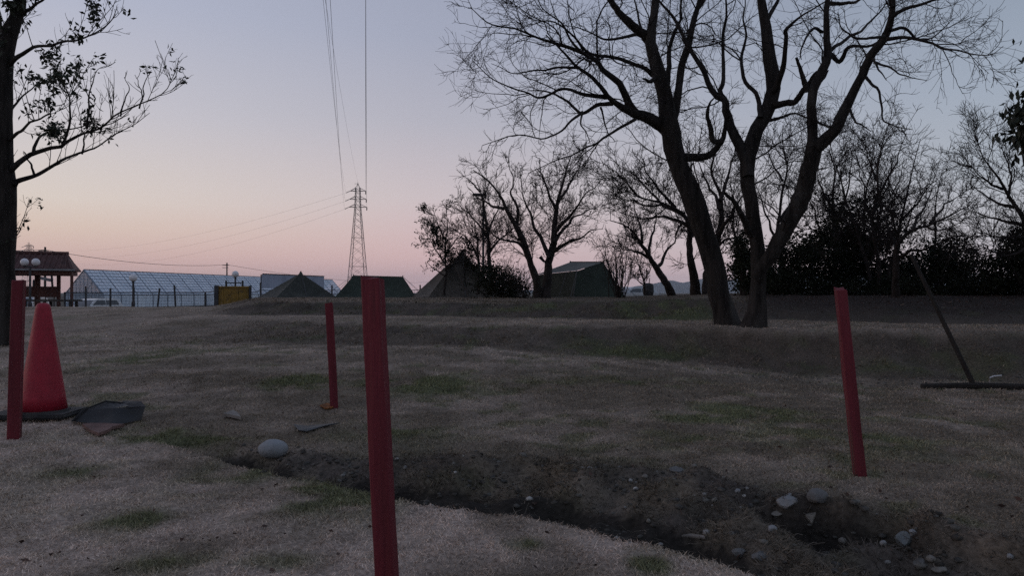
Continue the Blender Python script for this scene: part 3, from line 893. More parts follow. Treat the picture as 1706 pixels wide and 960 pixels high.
c0 = P(1796, 192, 6.2)
evergreen("evergreen_tree", "big-leaved dark evergreen pushing in at the upper right edge", (c0[0] + .2, 6.4, Hs(c0[0] + .2, 6.4)),
          [(c0, (0.50, 0.50, 0.36)), (c0 + np.array([.40, .2, .55]), (.45, .5, .5)), (c0 + np.array([.75, .4, -.45]), (.5, .5, .4)), (c0 + np.array([1.0, 0, .15]), (.5, .5, .5)), (c0 + np.array([.8, .6, .8]), (.4, .4, .5))], 22000, 0.085, 7, cl=420, spread=.13, mat='leaf', droop=1.6, trunk_r=.07, aspect=0.42)


# --- the trees and bushes on the bank behind
def bg_tree(label, px, py, d, limbs, others, s, seed, name="bare_tree", group="leafless trees behind the tents", lv=None, **kw):
    base = P(px, py, d); base[2] = Hs(base[0], base[1])
    LIMB_T[0] = 0.8
    T = [limb(l, d, d + dd, 18, 0.07, taper=.5, wander=.008) for (l, dd) in limbs]
    O = [limb(l, d, d + dd, 18, 0.07, taper=.65, wander=.012) for (l, dd) in others]
    LIMB_T[0] = 1.0
    return tree(name, label, base, T, O, lv or LV(s, 0.19, 0.115, 0.10, 1.6, 0.85, 0.42, 0.22, 0.22, 0.0055 * d / 27 + .001), seed, group, bark='bark_far', tk=9, rough=0.1, **kw)


bg_tree("leafless tree with two crooked trunks in front of the olive ridge tent", 905, 492, 27,
        [([(897, 498, 11), (893, 470, 9), (884, 440, 8), (872, 405, 8), (858, 378, 7), (843, 352, 5.5), (830, 325, 4), (812, 300, 3), (790, 285, 2)], -1.5),
         ([(908, 500, 12), (912, 470, 10), (917, 440, 9), (921, 408, 8.5), (926, 370, 7), (930, 335, 5.5), (938, 305, 4), (945, 275, 2.6), (950, 255, 1.6)], 0.8)],
        [([(884, 440, 4), (870, 412, 4), (850, 398, 3.5), (832, 396, 3), (815, 384, 2.4), (800, 368, 1.6)], -2.5),
         ([(900, 428, 4), (908, 436, 3), (916, 424, 3)], 0.2),
         ([(916, 430, 5.5), (903, 400, 4.6), (890, 375, 4), (880, 345, 3.2), (872, 315, 2.4), (865, 285, 1.5)], 1.8),
         ([(860, 380, 4.5), (862, 352, 3.6), (852, 325, 3), (855, 295, 2.2), (848, 268, 1.4)], 1.0),
         ([(924, 418, 4.8), (945, 405, 4), (965, 395, 3.2), (985, 385, 2.4), (1005, 382, 1.4)], -1.5),
         ([(926, 385, 5), (945, 365, 4), (962, 345, 3.2), (980, 320, 2.4), (1000, 300, 1.4)], -1.2),
         ([(923, 405, 4.5), (940, 380, 3.6), (958, 362, 3), (982, 350, 2.2), (1005, 340, 1.3)], 2.0),
         ([(928, 350, 4), (915, 325, 3.2), (905, 295, 2.4), (898, 262, 1.4)], -1.6),
         ([(840, 348, 4), (820, 342, 3), (800, 330, 2.2), (780, 312, 1.4)], 0.8),
         ([(930, 335, 3.6), (948, 310, 2.8), (962, 285, 2), (972, 262, 1.2)], 1.4)], 1.0, 201)

bg_tree("slim leafless tree rising behind the brown pyramid tent", 815, 470, 33,
        [([(818, 490, 6), (817, 440, 5), (814, 395, 4.2), (808, 350, 3.4), (800, 318, 2.4), (792, 295, 1.5)], 1.0),
         ([(797, 490, 4), (798, 450, 3.4), (795, 405, 2.8), (790, 370, 2)], -1.0)],
        [([(816, 420, 3.2), (832, 400, 2.6), (850, 385, 2), (862, 372, 1.2)], -1.2),
         ([(814, 400, 3), (795, 372, 2.4), (775, 350, 1.8), (755, 338, 1.1)], 1.2),
         ([(813, 390, 3), (824, 362, 2.3), (832, 335, 1.6), (836, 312, 1)], .5),
         ([(797, 430, 2.4), (780, 400, 1.9), (762, 385, 1.4), (745, 378, .9)], -.8),
         ([(800, 320, 2), (782, 300, 1.5), (768, 292, 1)], 0.4)], 1.0, 202)


def leafsap(last, rng):
    tips = np.concatenate([last[1][:, -1], last[2][:, -1]])
    k = rng.random(len(tips)) < 0.30 * sstep(.4, .62, vnoise(tips[:, 0] * 1.6, tips[:, 2] * 1.6, 5)) * 2
    t = np.repeat(tips[k], 2, axis=0)
    return t + rng.normal(size=t.shape) * 0.05, 0.13, 0.4, 'leaf_dark'


bg_tree("thin sapling with a few ragged leaves left of the brown pyramid tent", 742, 480, 34,
        [([(740, 492, 3), (742, 455, 2.6), (741, 415, 2.2), (745, 375, 1.6), (742, 340, 1)], .5)],
        [([(741, 440, 2), (728, 420, 1.7), (716, 400, 1.3), (706, 388, .9)], -.5), ([(742, 425, 2), (756, 405, 1.6), (768, 388, 1.2)], .6),
         ([(741, 460, 1.8), (727, 450, 1.5), (715, 440, 1)], .4), ([(742, 400, 1.6), (730, 375, 1.3), (722, 350, .8)], .4), ([(742, 450, 2), (757, 438, 1.6), (770, 420, 1)], -.4)],
        0.8, 203, name="sapling", group=None, leaf=leafsap)

bg_tree("leafless tree leaning left, its foot beside the far mountains", 1115, 487, 24,
        [([(1121, 495, 9), (1112, 476, 8.5), (1098, 455, 8), (1086, 437, 7), (1076, 415, 5.5), (1062, 393, 4), (1040, 375, 2.6), (1015, 365, 1.5)], -1.5)],
        [([(1092, 447, 4.5), (1104, 435, 4), (1114, 415, 3.2), (1125, 395, 2.4), (1132, 372, 1.4)], 1.0), ([(1080, 424, 4), (1085, 400, 3.3), (1092, 375, 2.6), (1095, 345, 1.6)], .8),
         ([(1070, 405, 3.6), (1068, 380, 3), (1060, 355, 2.2), (1055, 330, 1.3)], 1.2), ([(1084, 432, 3.6), (1060, 418, 2.8), (1035, 415, 2), (1012, 405, 1.2)], -1.8)], 0.85, 204)

bg_tree("leafless tree with a wide fan of branches just behind the leaning trunk", 1162, 490, 17,
        [([(1160, 500, 12), (1157, 470, 10.5), (1153, 435, 9), (1152, 400, 8), (1145, 370, 7), (1132, 350, 5.5), (1105, 338, 4), (1075, 330, 2.8), (1040, 315, 1.6)], -1.8),
         ([(1176, 500, 10), (1180, 455, 9), (1192, 410, 8), (1200, 370, 7), (1200, 330, 5.5), (1190, 290, 4), (1192, 250, 2.8), (1198, 215, 1.6)], 1.0)],
        [([(1148, 378, 5), (1130, 368, 4), (1105, 362, 3.4), (1070, 362, 2.6), (1030, 352, 1.6)], 1.0), ([(1140, 358, 5), (1115, 345, 4), (1090, 325, 3.2), (1065, 298, 2.4), (1040, 280, 1.4)], 1.5),
         ([(1125, 345, 4), (1100, 318, 3.2), (1080, 288, 2.4), (1070, 258, 1.4)], -2.0), ([(1152, 395, 5), (1158, 350, 4.4), (1160, 310, 3.6), (1152, 270, 2.6), (1145, 230, 1.4)], .5),
         ([(1198, 390, 5), (1215, 360, 4.2), (1232, 335, 3.2), (1250, 310, 2)], -1), ([(1200, 350, 4.6), (1188, 318, 3.6), (1172, 290, 2.8), (1160, 262, 1.6)], 1.6),
         ([(1200, 335, 4.6), (1212, 300, 3.8), (1222, 262, 2.8), (1230, 228, 1.6)], .8), ([(1190, 415, 4), (1208, 400, 3.2), (1228, 395, 2.2), (1245, 385, 1.4)], -.6),
         ([(1110, 340, 3), (1080, 345, 2.4), (1050, 338, 1.8), (1015, 335, 1)], -1.6), ([(1060, 325, 2.6), (1040, 298, 2), (1020, 280, 1.4), (1000, 270, .9)], -2)], 0.8, 205)

bg_tree("tall leafless tree with three pale slim stems in the grove", 1465, 505, 17.5,
        [([(1458, 515, 5), (1452, 480, 4.5), (1440, 430, 4), (1425, 380, 3.4), (1408, 330, 2.8), (1395, 280, 2), (1385, 235, 1.2)], 0.8),
         ([(1464, 515, 5.5), (1466, 470, 5), (1462, 420, 4.6), (1458, 360, 4), (1462, 300, 3.2), (1466, 250, 2.3), (1475, 205, 1.3)], -.8),
         ([(1470, 515, 5), (1478, 470, 4.6), (1490, 420, 4), (1500, 370, 3.4), (1512, 320, 2.8), (1522, 275, 2), (1530, 235, 1.2)], .3)],
        [([(1430, 400, 3), (1405, 365, 2.4), (1380, 335, 1.8), (1362, 305, 1.1)], -1), ([(1458, 380, 3), (1440, 335, 2.4), (1432, 290, 1.8), (1430, 240, 1.1)], 1.2), ([(1500, 370, 3), (1528, 340, 2.4), (1552, 310, 1.8), (1565, 280, 1.1)], .8),
         ([(1461, 330, 3), (1485, 290, 2.4), (1500, 250, 1.8), (1506, 210, 1.1)], -1), ([(1460, 300, 2.6), (1446, 262, 2), (1440, 225, 1.3)], .4)], 1.05, 206, group="leafless trees of the grove")

bg_tree("leafless tree bending right with one long drooping limb over the hedge", 1490, 490, 15.5,
        [([(1490, 510, 9), (1492, 470, 8), (1492, 430, 7), (1500, 405, 6), (1520, 385, 5), (1548, 372, 4), (1580, 360, 3), (1610, 345, 1.8)], -1.0)],
        [([(1497, 412, 4.4), (1485, 392, 3.8), (1475, 370, 3), (1470, 340, 1.8)], .8), ([(1520, 385, 4), (1532, 362, 3.2), (1545, 335, 2.4), (1560, 305, 1.4)], .9),
         ([(1550, 372, 3.4), (1572, 345, 2.6), (1592, 330, 1.9), (1612, 325, 1.1)], .6), ([(1495, 432, 4), (1520, 418, 3.4), (1550, 412, 2.6), (1585, 395, 1.6)], -1.2),
         ([(1540, 375, 3), (1560, 385, 2.4), (1585, 378, 1.8), (1605, 365, 1)], -.8)], 0.75, 207, group="leafless trees of the grove")

bg_tree("leafless tree sweeping in from the right edge above the hedge", 1735, 480, 15,
        [([(1745, 500, 11), (1735, 450, 9.5), (1722, 410, 8.5), (1705, 375, 7), (1690, 345, 5.5), (1672, 315, 4.4), (1655, 285, 3.2), (1640, 255, 2), (1632, 230, 1.2)], -.8),
         ([(1740, 470, 9), (1742, 400, 8), (1730, 340, 6.5), (1715, 290, 5), (1700, 245, 3), (1692, 210, 1.6)], 1.0)],
        [([(1705, 375, 4.4), (1680, 370, 3.6), (1650, 362, 2.8), (1615, 350, 1.6)], .8), ([(1712, 395, 4.4), (1685, 398, 3.4), (1655, 392, 2.4), (1620, 385, 1.4)], -1.2), ([(1690, 345, 4), (1662, 338, 3.2), (1635, 320, 2.3), (1608, 300, 1.3)], 1.0),
         ([(1672, 315, 3.2), (1648, 305, 2.5), (1625, 285, 1.8), (1610, 262, 1)], -.8), ([(1680, 330, 3.2), (1685, 295, 2.6), (1678, 262, 1.9), (1670, 235, 1.1)], .6), ([(1720, 405, 3.6), (1690, 425, 2.6), (1655, 418, 1.8), (1600, 380, 1)], -1.5)], 0.85, 208, group="leafless trees of the grove")

bg_tree("slender leafless tree standing between the forked tree and the grove", 1300, 495, 19,
        [([(1300, 508, 6), (1302, 450, 5.4), (1296, 395, 4.8), (1300, 340, 4), (1308, 290, 3), (1304, 245, 1.8), (1308, 205, 1)], .5), ([(1240, 500, 5), (1236, 450, 4.4), (1226, 400, 3.6), (1222, 350, 2.8), (1214, 300, 1.8)], 1)],
        [([(1298, 410, 3.4), (1280, 370, 2.8), (1268, 330, 2.1), (1262, 290, 1.2)], -.8), ([(1298, 370, 3.4), (1322, 330, 2.6), (1335, 290, 1.9), (1342, 250, 1.1)], .8), ([(1228, 410, 2.6), (1248, 375, 2), (1262, 345, 1.3)], -.5), ([(1304, 300, 2.6), (1285, 265, 2), (1276, 232, 1.2)], .8)], 1.0, 209, group="leafless trees of the grove")
bg_tree("leafless tree with crowded upright twigs at the back of the grove", 1390, 495, 21,
        [([(1392, 508, 6), (1390, 450, 5.4), (1394, 395, 4.8), (1386, 340, 4), (1392, 290, 3), (1384, 245, 1.8)], .5), ([(1415, 505, 5), (1424, 450, 4.4), (1436, 395, 3.8), (1440, 340, 3), (1450, 290, 2), (1448, 240, 1.2)], -.5), ([(1545, 500, 5), (1550, 450, 4.2), (1560, 400, 3.4), (1558, 350, 2.4), (1566, 300, 1.4)], 0)],
        [([(1390, 430, 3.4), (1366, 385, 2.8), (1352, 340, 2.1), (1348, 300, 1.2)], -.8), ([(1392, 370, 3.4), (1410, 330, 2.6), (1418, 290, 1.9), (1424, 240, 1.1)], .8), ([(1386, 345, 3), (1366, 305, 2.2), (1360, 262, 1.3)], .6)], 1.1, 210, group="leafless trees of the grove")


# many-stemmed twiggy shrubs
def brush(label, px, py, d, h, spread, n, seed, r=0.014, name="twiggy_shrub", group=None, s=0.6):
    rng = np.random.default_rng(seed)
    base = P(px, py, d); base[2] = Hs(base[0], base[1])
    L = []
    for i in range(n):
        e = base + np.array([rng.normal() * spread, rng.normal() * spread * .7, h * rng.uniform(.55, 1.0)])
        b0 = base + np.array([rng.normal() * spread * .18, rng.normal() * spread * .18, -.05])
        mid = b0 * .5 + e * .5 + rng.normal(size=3) * h * .04 + np.array([0, 0, h * .05])
        L.append(resample([np.r_[b0, r * rng.uniform(.7, 1.3)], np.r_[mid, r * .7], np.r_[e, r * .25]], 14))
    return tree(name, label, base, L, [], LV(s, 0.30, 0.14, 0.12, .9, .4, .2, .25, .3, 0.003), seed, group, cat="shrub", bark='bark_far', tk=5, rough=.03)


brush("bundle of tall bare shoots right of the olive ridge tent", 1032, 492, 25, 2.3, .55, 26, 301, 0.017)
brush("bare reddish brush at the foot of the two-trunked tree", 872, 492, 28, 1.2, .7, 22, 302, .012)
brush("low bare brush beside the dark bush by the brown tent", 840, 490, 31, 1.9, 1.0, 24, 303, .012)
bg_tree("thin forked sapling near the parked silver car", 1072, 488, 26,
        [([(1074, 492, 2.6), (1073, 470, 2.2), (1066, 450, 1.7), (1058, 425, 1)], 0)], [([(1073, 468, 1.8), (1082, 452, 1.4), (1090, 435, .8)], .3), ([(1072, 475, 1.5), (1060, 465, 1.1), (1052, 450, .7)], .2)], .5, 304, name="sapling", group=None)


def blob(px, py, d, rx, ry, rd=None):
    return (P(px, py, d), (rx / F * d, (rd if rd else rx / F * d), ry / F * d))


def eg(label, px, d, blobs, n, leaf, seed, **kw):
    x = (px - CX) / F * d
    return evergreen(kw.pop('name', "evergreen_shrub"), label, (x, d, Hs(x, d)), blobs, n, leaf, seed, cat=kw.pop('cat', "shrub"), **kw)


eg("dense dark bush beside the brown pyramid tent", 835, 30, [blob(825, 472, 30, 36, 26), blob(852, 478, 30, 26, 20), blob(815, 455, 30, 20, 22)], 7000, .10, 401, cl=90, spread=.3)
eg("small dark evergreen peering over the brown pyramid tent", 780, 35, [blob(776, 412, 35, 18, 18), blob(790, 440, 35, 14, 20)], 700, .13, 402, cl=30, spread=.25, trunk_r=.04)
eg("leafy evergreen glimpsed between the two big trunks", 1240, 16, [blob(1238, 420, 16, 22, 34), blob(1250, 455, 16, 30, 40)], 5200, .075, 403, cl=80, spread=.24)
eg("dark evergreen behind the forked tree", 1310, 18, [blob(1300, 450, 18, 48, 46), blob(1335, 420, 18, 36, 42), blob(1290, 480, 18, 50, 30)], 10500, .085, 404, cl=100, spread=.26)
eg("tall dark round-headed evergreen in the middle of the grove", 1420, 19, [blob(1430, 372, 19, 66, 54), blob(1385, 420, 19, 50, 50), blob(1455, 430, 19, 56, 56), blob(1400, 470, 19, 70, 35)], 19000, .09, 405, cl=150, spread=.22, trunk_r=.14, name="evergreen_tree", cat="tree")
eg("dark evergreen shrub filling the gap below the grove", 1520, 20, [blob(1500, 470, 20, 60, 40), blob(1545, 450, 20, 44, 40)], 9000, .085, 406, cl=100, spread=.24)
eg("pointed dark evergreen above the long hedge", 1588, 19, [blob(1590, 420, 19, 34, 44), blob(1600, 455, 19, 46, 36), blob(1570, 460, 19, 40, 34)], 7000, .085, 407, cl=80, spread=.22)
eg("dark evergreen rising over the hedge at the right edge", 1705, 16, [blob(1706, 425, 16, 34, 44), blob(1690, 455, 16, 50, 36), blob(1740, 430, 16, 50, 60)], 12000, .08, 408, cl=110, spread=.24)
# hedge: long trimmed-loose mass
hb = [blob(px, 496 - 6 * math.sin(px * .05), 17.0, 30, 34 + 14 * math.sin(px * .37), 0.5) for px in range(1500, 1800, 22)]
eg("long dark hedge along the top of the right bank", 1640, 17.0, hb, 25000, .07, 409, cl=360, spread=.26, name="hedge", cat="hedge", stems=9, trunk_r=.03)
hb = [blob(px, 497, 17.5, 30, 30, 0.4) for px in range(1290, 1500, 22)]
eg("low dark undergrowth hedge below the grove", 1390, 17.5, hb, 16000, .07, 410, cl=260, spread=.26, name="hedge", cat="hedge", stems=6, trunk_r=.03)


# ------------------------------------------------------------------ greenhouse
ga = np.array([-50.35, 87.0]); gd = np.array([7.15, 41.0]); gd = gd / np.linalg.norm(gd); gp = np.array([gd[1], -gd[0]])
GL, HW, ZB, ZE, ZR = 71.0, 2.6, -0.98, 0.62, 3.58
g3 = lambda s, w, z: np.array([*(ga + gd * s + gp * w), z])
gh = thing("greenhouse", "long glass greenhouse with a steep ridge roof beyond the wire fence", "greenhouse", g3(GL / 2, 0, ZB))
bays = 24
for side in (1, -1):
    mb = MB()
    for i in range(bays):
        s0, s1 = GL * i / bays, GL * (i + 1) / bays
        mb.quadfaces([g3(s0, HW * side, ZE), g3(s1, HW * side, ZE), g3(s1, 0.02 * side, ZR), g3(s0, 0.02 * side, ZR)], [(0, 1, 2, 3)])
    mb.build("roof_glazing", M['glazing'], gh)
    mb = MB()
    for i in range(bays):
        s0, s1 = GL * i / bays, GL * (i + 1) / bays
        mb.quadfaces([g3(s0, HW * side, ZB), g3(s1, HW * side, ZB), g3(s1, HW * side, ZE - .05), g3(s0, HW * side, ZE - .05)], [(0, 1, 2, 3)])
    mb.build("side_glazing", M['glazing'], gh)
for s in (0, GL):
    mb = MB().quadfaces([g3(s, -HW, ZB), g3(s, HW, ZB), g3(s, HW, ZE), g3(s, 0, ZR), g3(s, -HW, ZE)], [(0, 1, 2, 3, 4)])
    mb.build("gable_glazing", M['gable'], gh)
M['gh_frame'] = material("greenhouse_frame", (0.20, 0.23, 0.28), 0.5, 0.1, 1, metallic=0.3)
for i in range(bays + 1):
    s = GL * i / bays
    e = 0.05
    mb = MB()
    for side in (1, -1):
        mb.bar(g3(s, (HW + e) * side, ZB), g3(s, (HW + e) * side, ZE), .045, 4).bar(g3(s, (HW + e) * side, ZE + e), g3(s, 0, ZR + e), .045, 4)
    mb.build("rafter", M['gh_frame'], gh)
mb = MB()
for k in range(0, 9):
    t = k / 8
    for side in (1, -1):
        a_ = g3(-.05, (HW + .05) * side * (1 - t), ZE + (ZR - ZE) * t + .06); b_ = g3(GL + .05, (HW + .05) * side * (1 - t), ZE + (ZR - ZE) * t + .06)
        mb.bar(a_, b_, .05 if k in (0, 8) else .024, 4)
mb.build("purlin_frame", M['gh_frame'], gh)
mb = MB()
for i in range(bays * 4):
    s = GL * i / bays / 4
    mb.bar(g3(s, HW + .04, ZE + .04), g3(s, .02, ZR + .04), .014, 3)
mb.build("glazing_bars", M['gh_frame'], gh)
mb = MB()
for k in range(-4, 5):
    w = HW * k / 5
    mb.bar(g3(-.04, w, ZB), g3(-.04, w, ZE + (ZR - ZE) * (1 - abs(w) / HW)), .03, 4)
mb.bar(g3(-.06, -HW, ZE), g3(-.06, HW, ZE), .04, 4).bar(g3(-.07, -HW, ZE), g3(-.07, 0, ZR), .06, 4).bar(g3(-.07, HW, ZE), g3(-.07, 0, ZR), .06, 4)
mb.build("gable_frame", M['gh_frame'], gh)

# long panel on posts standing in front of the greenhouse
p0 = P(437, 457, 75); p1 = P(540, 461, 86)
bd = thing("hoarding", "long blue-grey sheet hoarding raised on posts behind the grey tent", "hoarding", ((p0[0] + p1[0]) / 2, 80.5, -0.95))
dirb = norm((p1 - p0) * np.array([1, 1, 0])); nb = np.array([-dirb[1], dirb[0], 0]); Lb = np.linalg.norm((p1 - p0)[:2])
ztop, zbot = 2.79, 1.36
for i in range(6):
    a0, a1 = p0 + dirb * Lb * (i / 6 + .001), p0 + dirb * Lb * ((i + 1) / 6 - .001)
    v_ = []
    for q in (a0, a1):
        for z in (zbot, ztop):
            v_ += [[q[0], q[1], z], [q[0] + nb[0] * .06, q[1] + nb[1] * .06, z]]
    MB().quadfaces(v_, [(0, 4, 6, 2), (1, 3, 7, 5), (0, 1, 5, 4), (2, 6, 7, 3), (0, 2, 3, 1), (4, 5, 7, 6)]).build("panel", M['panel'], bd)
for i in range(5):
    q = p0 + dirb * Lb * i / 4 + nb * .14
    MB().bar((q[0], q[1], -1.2), (q[0], q[1], ztop - .03), .06, 6).build("post", M['metal_dark'], bd)
q0 = p0 - nb * .02; q1 = p1 - nb * .02
MB().bar((q0[0], q0[1], ztop + .03), (q1[0], q1[1], ztop + .03), .045, 4).build("top_rail", M['red_wood'], bd)

# ------------------------------------------------------------------ pylons, poles and cables
def pylon(px, d, ztop, s, label, dx=0):
    x = (px - CX) / F * d
    r = thing("lattice_pylon", label, "pylon", (x, d, -1.0), "lattice power pylons")
    zs = np.array([-1.0, 3.0, 6.5, 10.5, 14.5, 18.0, 21.0, 23.7, 26.2, 28.5, 30.5, 32.2, 33.7, 35.1, 36.6, 38.1, 39.4])
    zs = -1.0 + (zs + 1) * (ztop + 1) / 41.8
    hw = np.interp(zs, [-1, zs[11], zs[-1]], [3.5 * s, 0.95 * s, 0.75 * s])
    th = 0.085 * s
    cs = [(-1, -1), (1, -1), (1, 1), (-1, 1)]
    for (sx, sy) in cs:
        mb = MB()
        for i in range(len(zs) - 1):
            mb.bar((x + sx * hw[i], d + sy * hw[i], zs[i]), (x + sx * hw[i + 1], d + sy * hw[i + 1], zs[i + 1]), th * 1.25, 4)
        mb.build("leg", M['pylon'], r)
    mb = MB()
    for i in range(len(zs) - 1):
        for k in range(4):
            (ax, ay), (bx, by) = cs[k], cs[(k + 1) % 4]
            A = (x + ax * hw[i], d + ay * hw[i], zs[i]); B = (x + bx * hw[i], d + by * hw[i], zs[i])
            A2 = (x + ax * hw[i + 1], d + ay * hw[i + 1], zs[i + 1]); B2 = (x + bx * hw[i + 1], d + by * hw[i + 1], zs[i + 1])
            mb.bar(A, B2, th * .55, 3, caps=False); mb.bar(B, A2, th * .55, 3, caps=False)
            if i in (1, 2, 3, 6, 11, 13, 15): mb.bar(A, B, th * .7, 3, caps=False)
    mb.build("lattice", M['pylon'], r)
    mb = MB().bar((x, d, zs[-1]), (x, d, ztop + .6 * s), th, 4)
    mb.bar((x - .75 * s, d, zs[-1]), (x, d, ztop), th, 4).bar((x + .75 * s, d, zs[-1]), (x, d, ztop), th, 4).bar((x - 1.2 * s, d, ztop), (x + .3 * s, d, ztop), th * .7, 4)
    mb.build("peak", M['pylon'], r)
    tips = []
    for i, w in ((15, 2.9), (13, 3.1), (11, 3.3)):
        z = zs[i]
        for sx in (-1, 1):
            mb = MB()
            T_ = (x + sx * w * s, d, z)
            for sy in (-1, 1):
                mb.bar((x + sx * hw[i], d + sy * hw[i], z), T_, th * .9, 4)
                mb.bar((x + sx * hw[i], d + sy * hw[i], z + 1.1 * s), T_, th * .9, 4)
            arm = mb.build("cross_arm", M['pylon'], r)
            T_ = np.array([x + sx * w * s, d, z])
            E = T_ + np.array([0.15 * sx, -1.0, -1.3]) * s if sx > 0 else T_ + np.array([-1.4, -.3, -.7]) * s
            mb = MB().bar(T_, E, .10 * s, 6)
            for q in range(1, 6):
                c_q = T_ + (E - T_) * q / 6
                mb.bar(c_q, c_q + (E - T_) * .04, .2 * s, 8)
            mb.build("insulator", M['metal_dark'], arm)
            tips.append(E)
    return tips


tipN = pylon(596, 270, 40.8, 1.0, "tall lattice power pylon standing behind the green ridge tent")
tipF = pylon(48, 600, 41.3, 1.35, "tiny distant power pylon seen over the tiled shelter roof")


def sagline(a, b, sag, n=60):
    t = np.linspace(0, 1, n)[:, None]
    p = np.array(a) * (1 - t) + np.array(b) * t
    p[:, 2] -= 4 * sag * t[:, 0] * (1 - t[:, 0])
    return p


def cable(pts, r, label, group):
    v, f = tubes(np.array(pts)[None], np.full((1, len(pts)), r), 5)
    o = link("power_cable", mesh_from("power_cable", v, f, True, M['wire']))
    return tag(o, label, "cable", group)


gN = "cables between the pylon and overhead"
names = ["top", "middle", "bottom"]
for i in range(3):
    L_, R_ = tipN[2 * i], tipN[2 * i + 1]
    tgt = np.array([10.0 + 1.0 * i, -60.0, 31.5 - 3.1 * i])
    cable(sagline(L_, tgt, 6.0 + .3 * i), .016, "%s cable of the three rising from the left arms of the near pylon" % names[i], gN)
    tgt = np.array([R_[0] / 270 * -60.0 - .05 * i, -60.0, 33.5 - 3.1 * i])
    cable(sagline(R_, tgt, 6.0 + .3 * i), .020, "%s cable of the three rising from the right arms of the near pylon" % names[i], gN)
    a_, b_ = tipN[2 * i] + np.array([-.1, .3, 0]), tipF[2 * i + 1]
    cable(sagline(a_, b_, 9 + 2 * i), .022, "%s cable sloping from the near pylon down left to the distant one" % names[i], "cables sloping left from the pylon")
x_ = (596 - CX) / F * 270
cable(sagline((x_, 270, 41.3), (6, -60, 36), 4.5), .014, "thin earth wire rising from the peak of the near pylon", gN)


def upole(px, d, ztop, label):
    x = (px - CX) / F * d
    r = thing("utility_pole", label, "utility pole", (x, d, -1.0), "distant utility poles")
    MB().bar((x, d, -1.1), (x, d, ztop), .17, 8, .12).build("pole", M['wood_dark'], r)
    MB().bar((x - .9, d, ztop - .5), (x + .5, d, ztop - .5), .06, 4).bar((x - .9, d, ztop - 1.0), (x + .3, d, ztop - 1.0), .05, 4).build("crossarm", M['metal_dark'], r)
    return np.array([x, d, ztop - .4])


u1 = upole(75, 100, 7.1, "utility pole peeping over the tiled roof of the shelter")
u2 = upole(378, 150, 7.0, "utility pole standing behind the yellow skip and the glass roof")
u0 = np.array([-140, 90, 7.5]); u3 = np.array([(760 - CX) / F * 260, 260, 5.5])
cable(sagline(u1, u2, .9), .035, "single sagging wire from the shelter roof to the pole behind the skip", "low utility wires")
cable(sagline(u2, u3, 2.2), .03, "single wire running right from the pole behind the skip past the tents", "low utility wires")
cable(sagline(u0, u1, .8), .03, "short wire left of the pole over the shelter roof", "low utility wires")

# pole with a small lamp bracket behind the trees
x, d = (805 - CX) / F * 40, 40
r = thing("lamp_pole", "thin dark pole with a flat bracket lamp among the bare trees", "lamp post", (x, d, Hs(x, d)))
MB().bar((x, d, Hs(x, d) - .1), (x, d, P(0, 328, d)[2]), .075, 8, .06).build("pole", M['metal_dark'], r)
MB().bar((x, d, P(0, 333, d)[2]), (x - .4, d - .2, P(0, 330, d)[2]), .035, 6).box((x - .2, d - .1, P(0, 325, d)[2]), (.75, .3, .14), .2, .03).build("lamp_head", M['metal_dark'], r)


def globe_lamp(px, d, pyg, label, two=False, rg=0.2):
    x = (px - CX) / F * d
    z0 = Hs(x, d); zg = P(0, pyg, d)[2]
    r = thing("globe_lamp", label, "lamp post", (x, d, z0), "white globe lamp posts")
    MB().bar((x, d, z0 - .1), (x, d, zg - rg * (.8 if not two else 1.4)), .05, 8).lathe((x, d, z0), [(.09, 0), (.09, .25), (.06, .3)], 10).build("post", M['metal_dark'], r)
    xs = (x - .27, x + .27) if two else (x,)
    if two:
        MB().bar((x - .27, d, zg - rg * 1.2), (x + .27, d, zg - rg * 1.2), .03, 6).build("arm", M['metal_dark'], r)
    for xx in xs:
        prof = [(rg * math.sin(t), -rg * math.cos(t)) for t in np.linspace(.25, math.pi - .05, 14)]
        g_ = MB().lathe((xx, d, zg), prof, 20).build("globe", M['globe'], r, True)
        MB().lathe((xx, d, zg - rg * 1.22), [(.05, 0), (.08, .05), (.07, .07)], 12).build("collar", M['metal_dark'], g_)
    return r


globe_lamp(50, 35.2, 437, "lamp post with two white globes in front of the tiled roof", True, .18)
globe_lamp(222, 37.5, 463, "single white globe lamp post in front of the glass greenhouse", rg=.19)
globe_lamp(392, 44, 457, "single pale globe lamp post behind the yellow skip", rg=.2)

# ------------------------------------------------------------------ open shelter with a tiled roof
Cn = P(123, 449, 37)
gz = Hs(Cn[0], Cn[1])
sh = thing("open_shelter", "open timber shelter with a brown tiled roof behind the red cone", "shelter")
# local frame: origin on the ground under the front right eave corner, x to the left end, y into the shelter
LW, DW = 6.0, 2.9
ze, zr = Cn[2] - gz, P(0, 424, 38)[2] - gz + .02
ev = [(-LW, 0, ze), (0, 0, ze), (0, DW, ze), (-LW, DW, ze), (-LW + .5, DW / 2, zr), (-.5, DW / 2, zr)]
mb = MB()
vs_ = ev + [(v[0], v[1], v[2] - .07) for v in ev]
mb.quadfaces(vs_, [(0, 1, 5, 4), (2, 3, 4, 5), (1, 2, 5), (3, 0, 4), (6, 10, 11, 7), (8, 11, 10, 9), (7, 11, 8), (9, 10, 6), (0, 6, 7, 1), (1, 7, 8, 2), (2, 8, 9, 3), (3, 9, 6, 0)])
for k in range(24):
    t = (k + .5) / 24
    xe = -LW + LW * t; xr = float(np.clip(xe, -LW + .5, -.5)) * .98
    for Ye in (0, DW):
        mb.bar((xe, Ye, ze + .02), (xr, DW / 2, zr + .02), .045, 5)
rf = mb.build("roof", M['rust_roof'], sh)
MB().bar((-LW + .4, DW / 2, zr + .04), (-.4, DW / 2, zr + .04), .09, 6).build("ridge_cap", M['rust_roof'], rf)
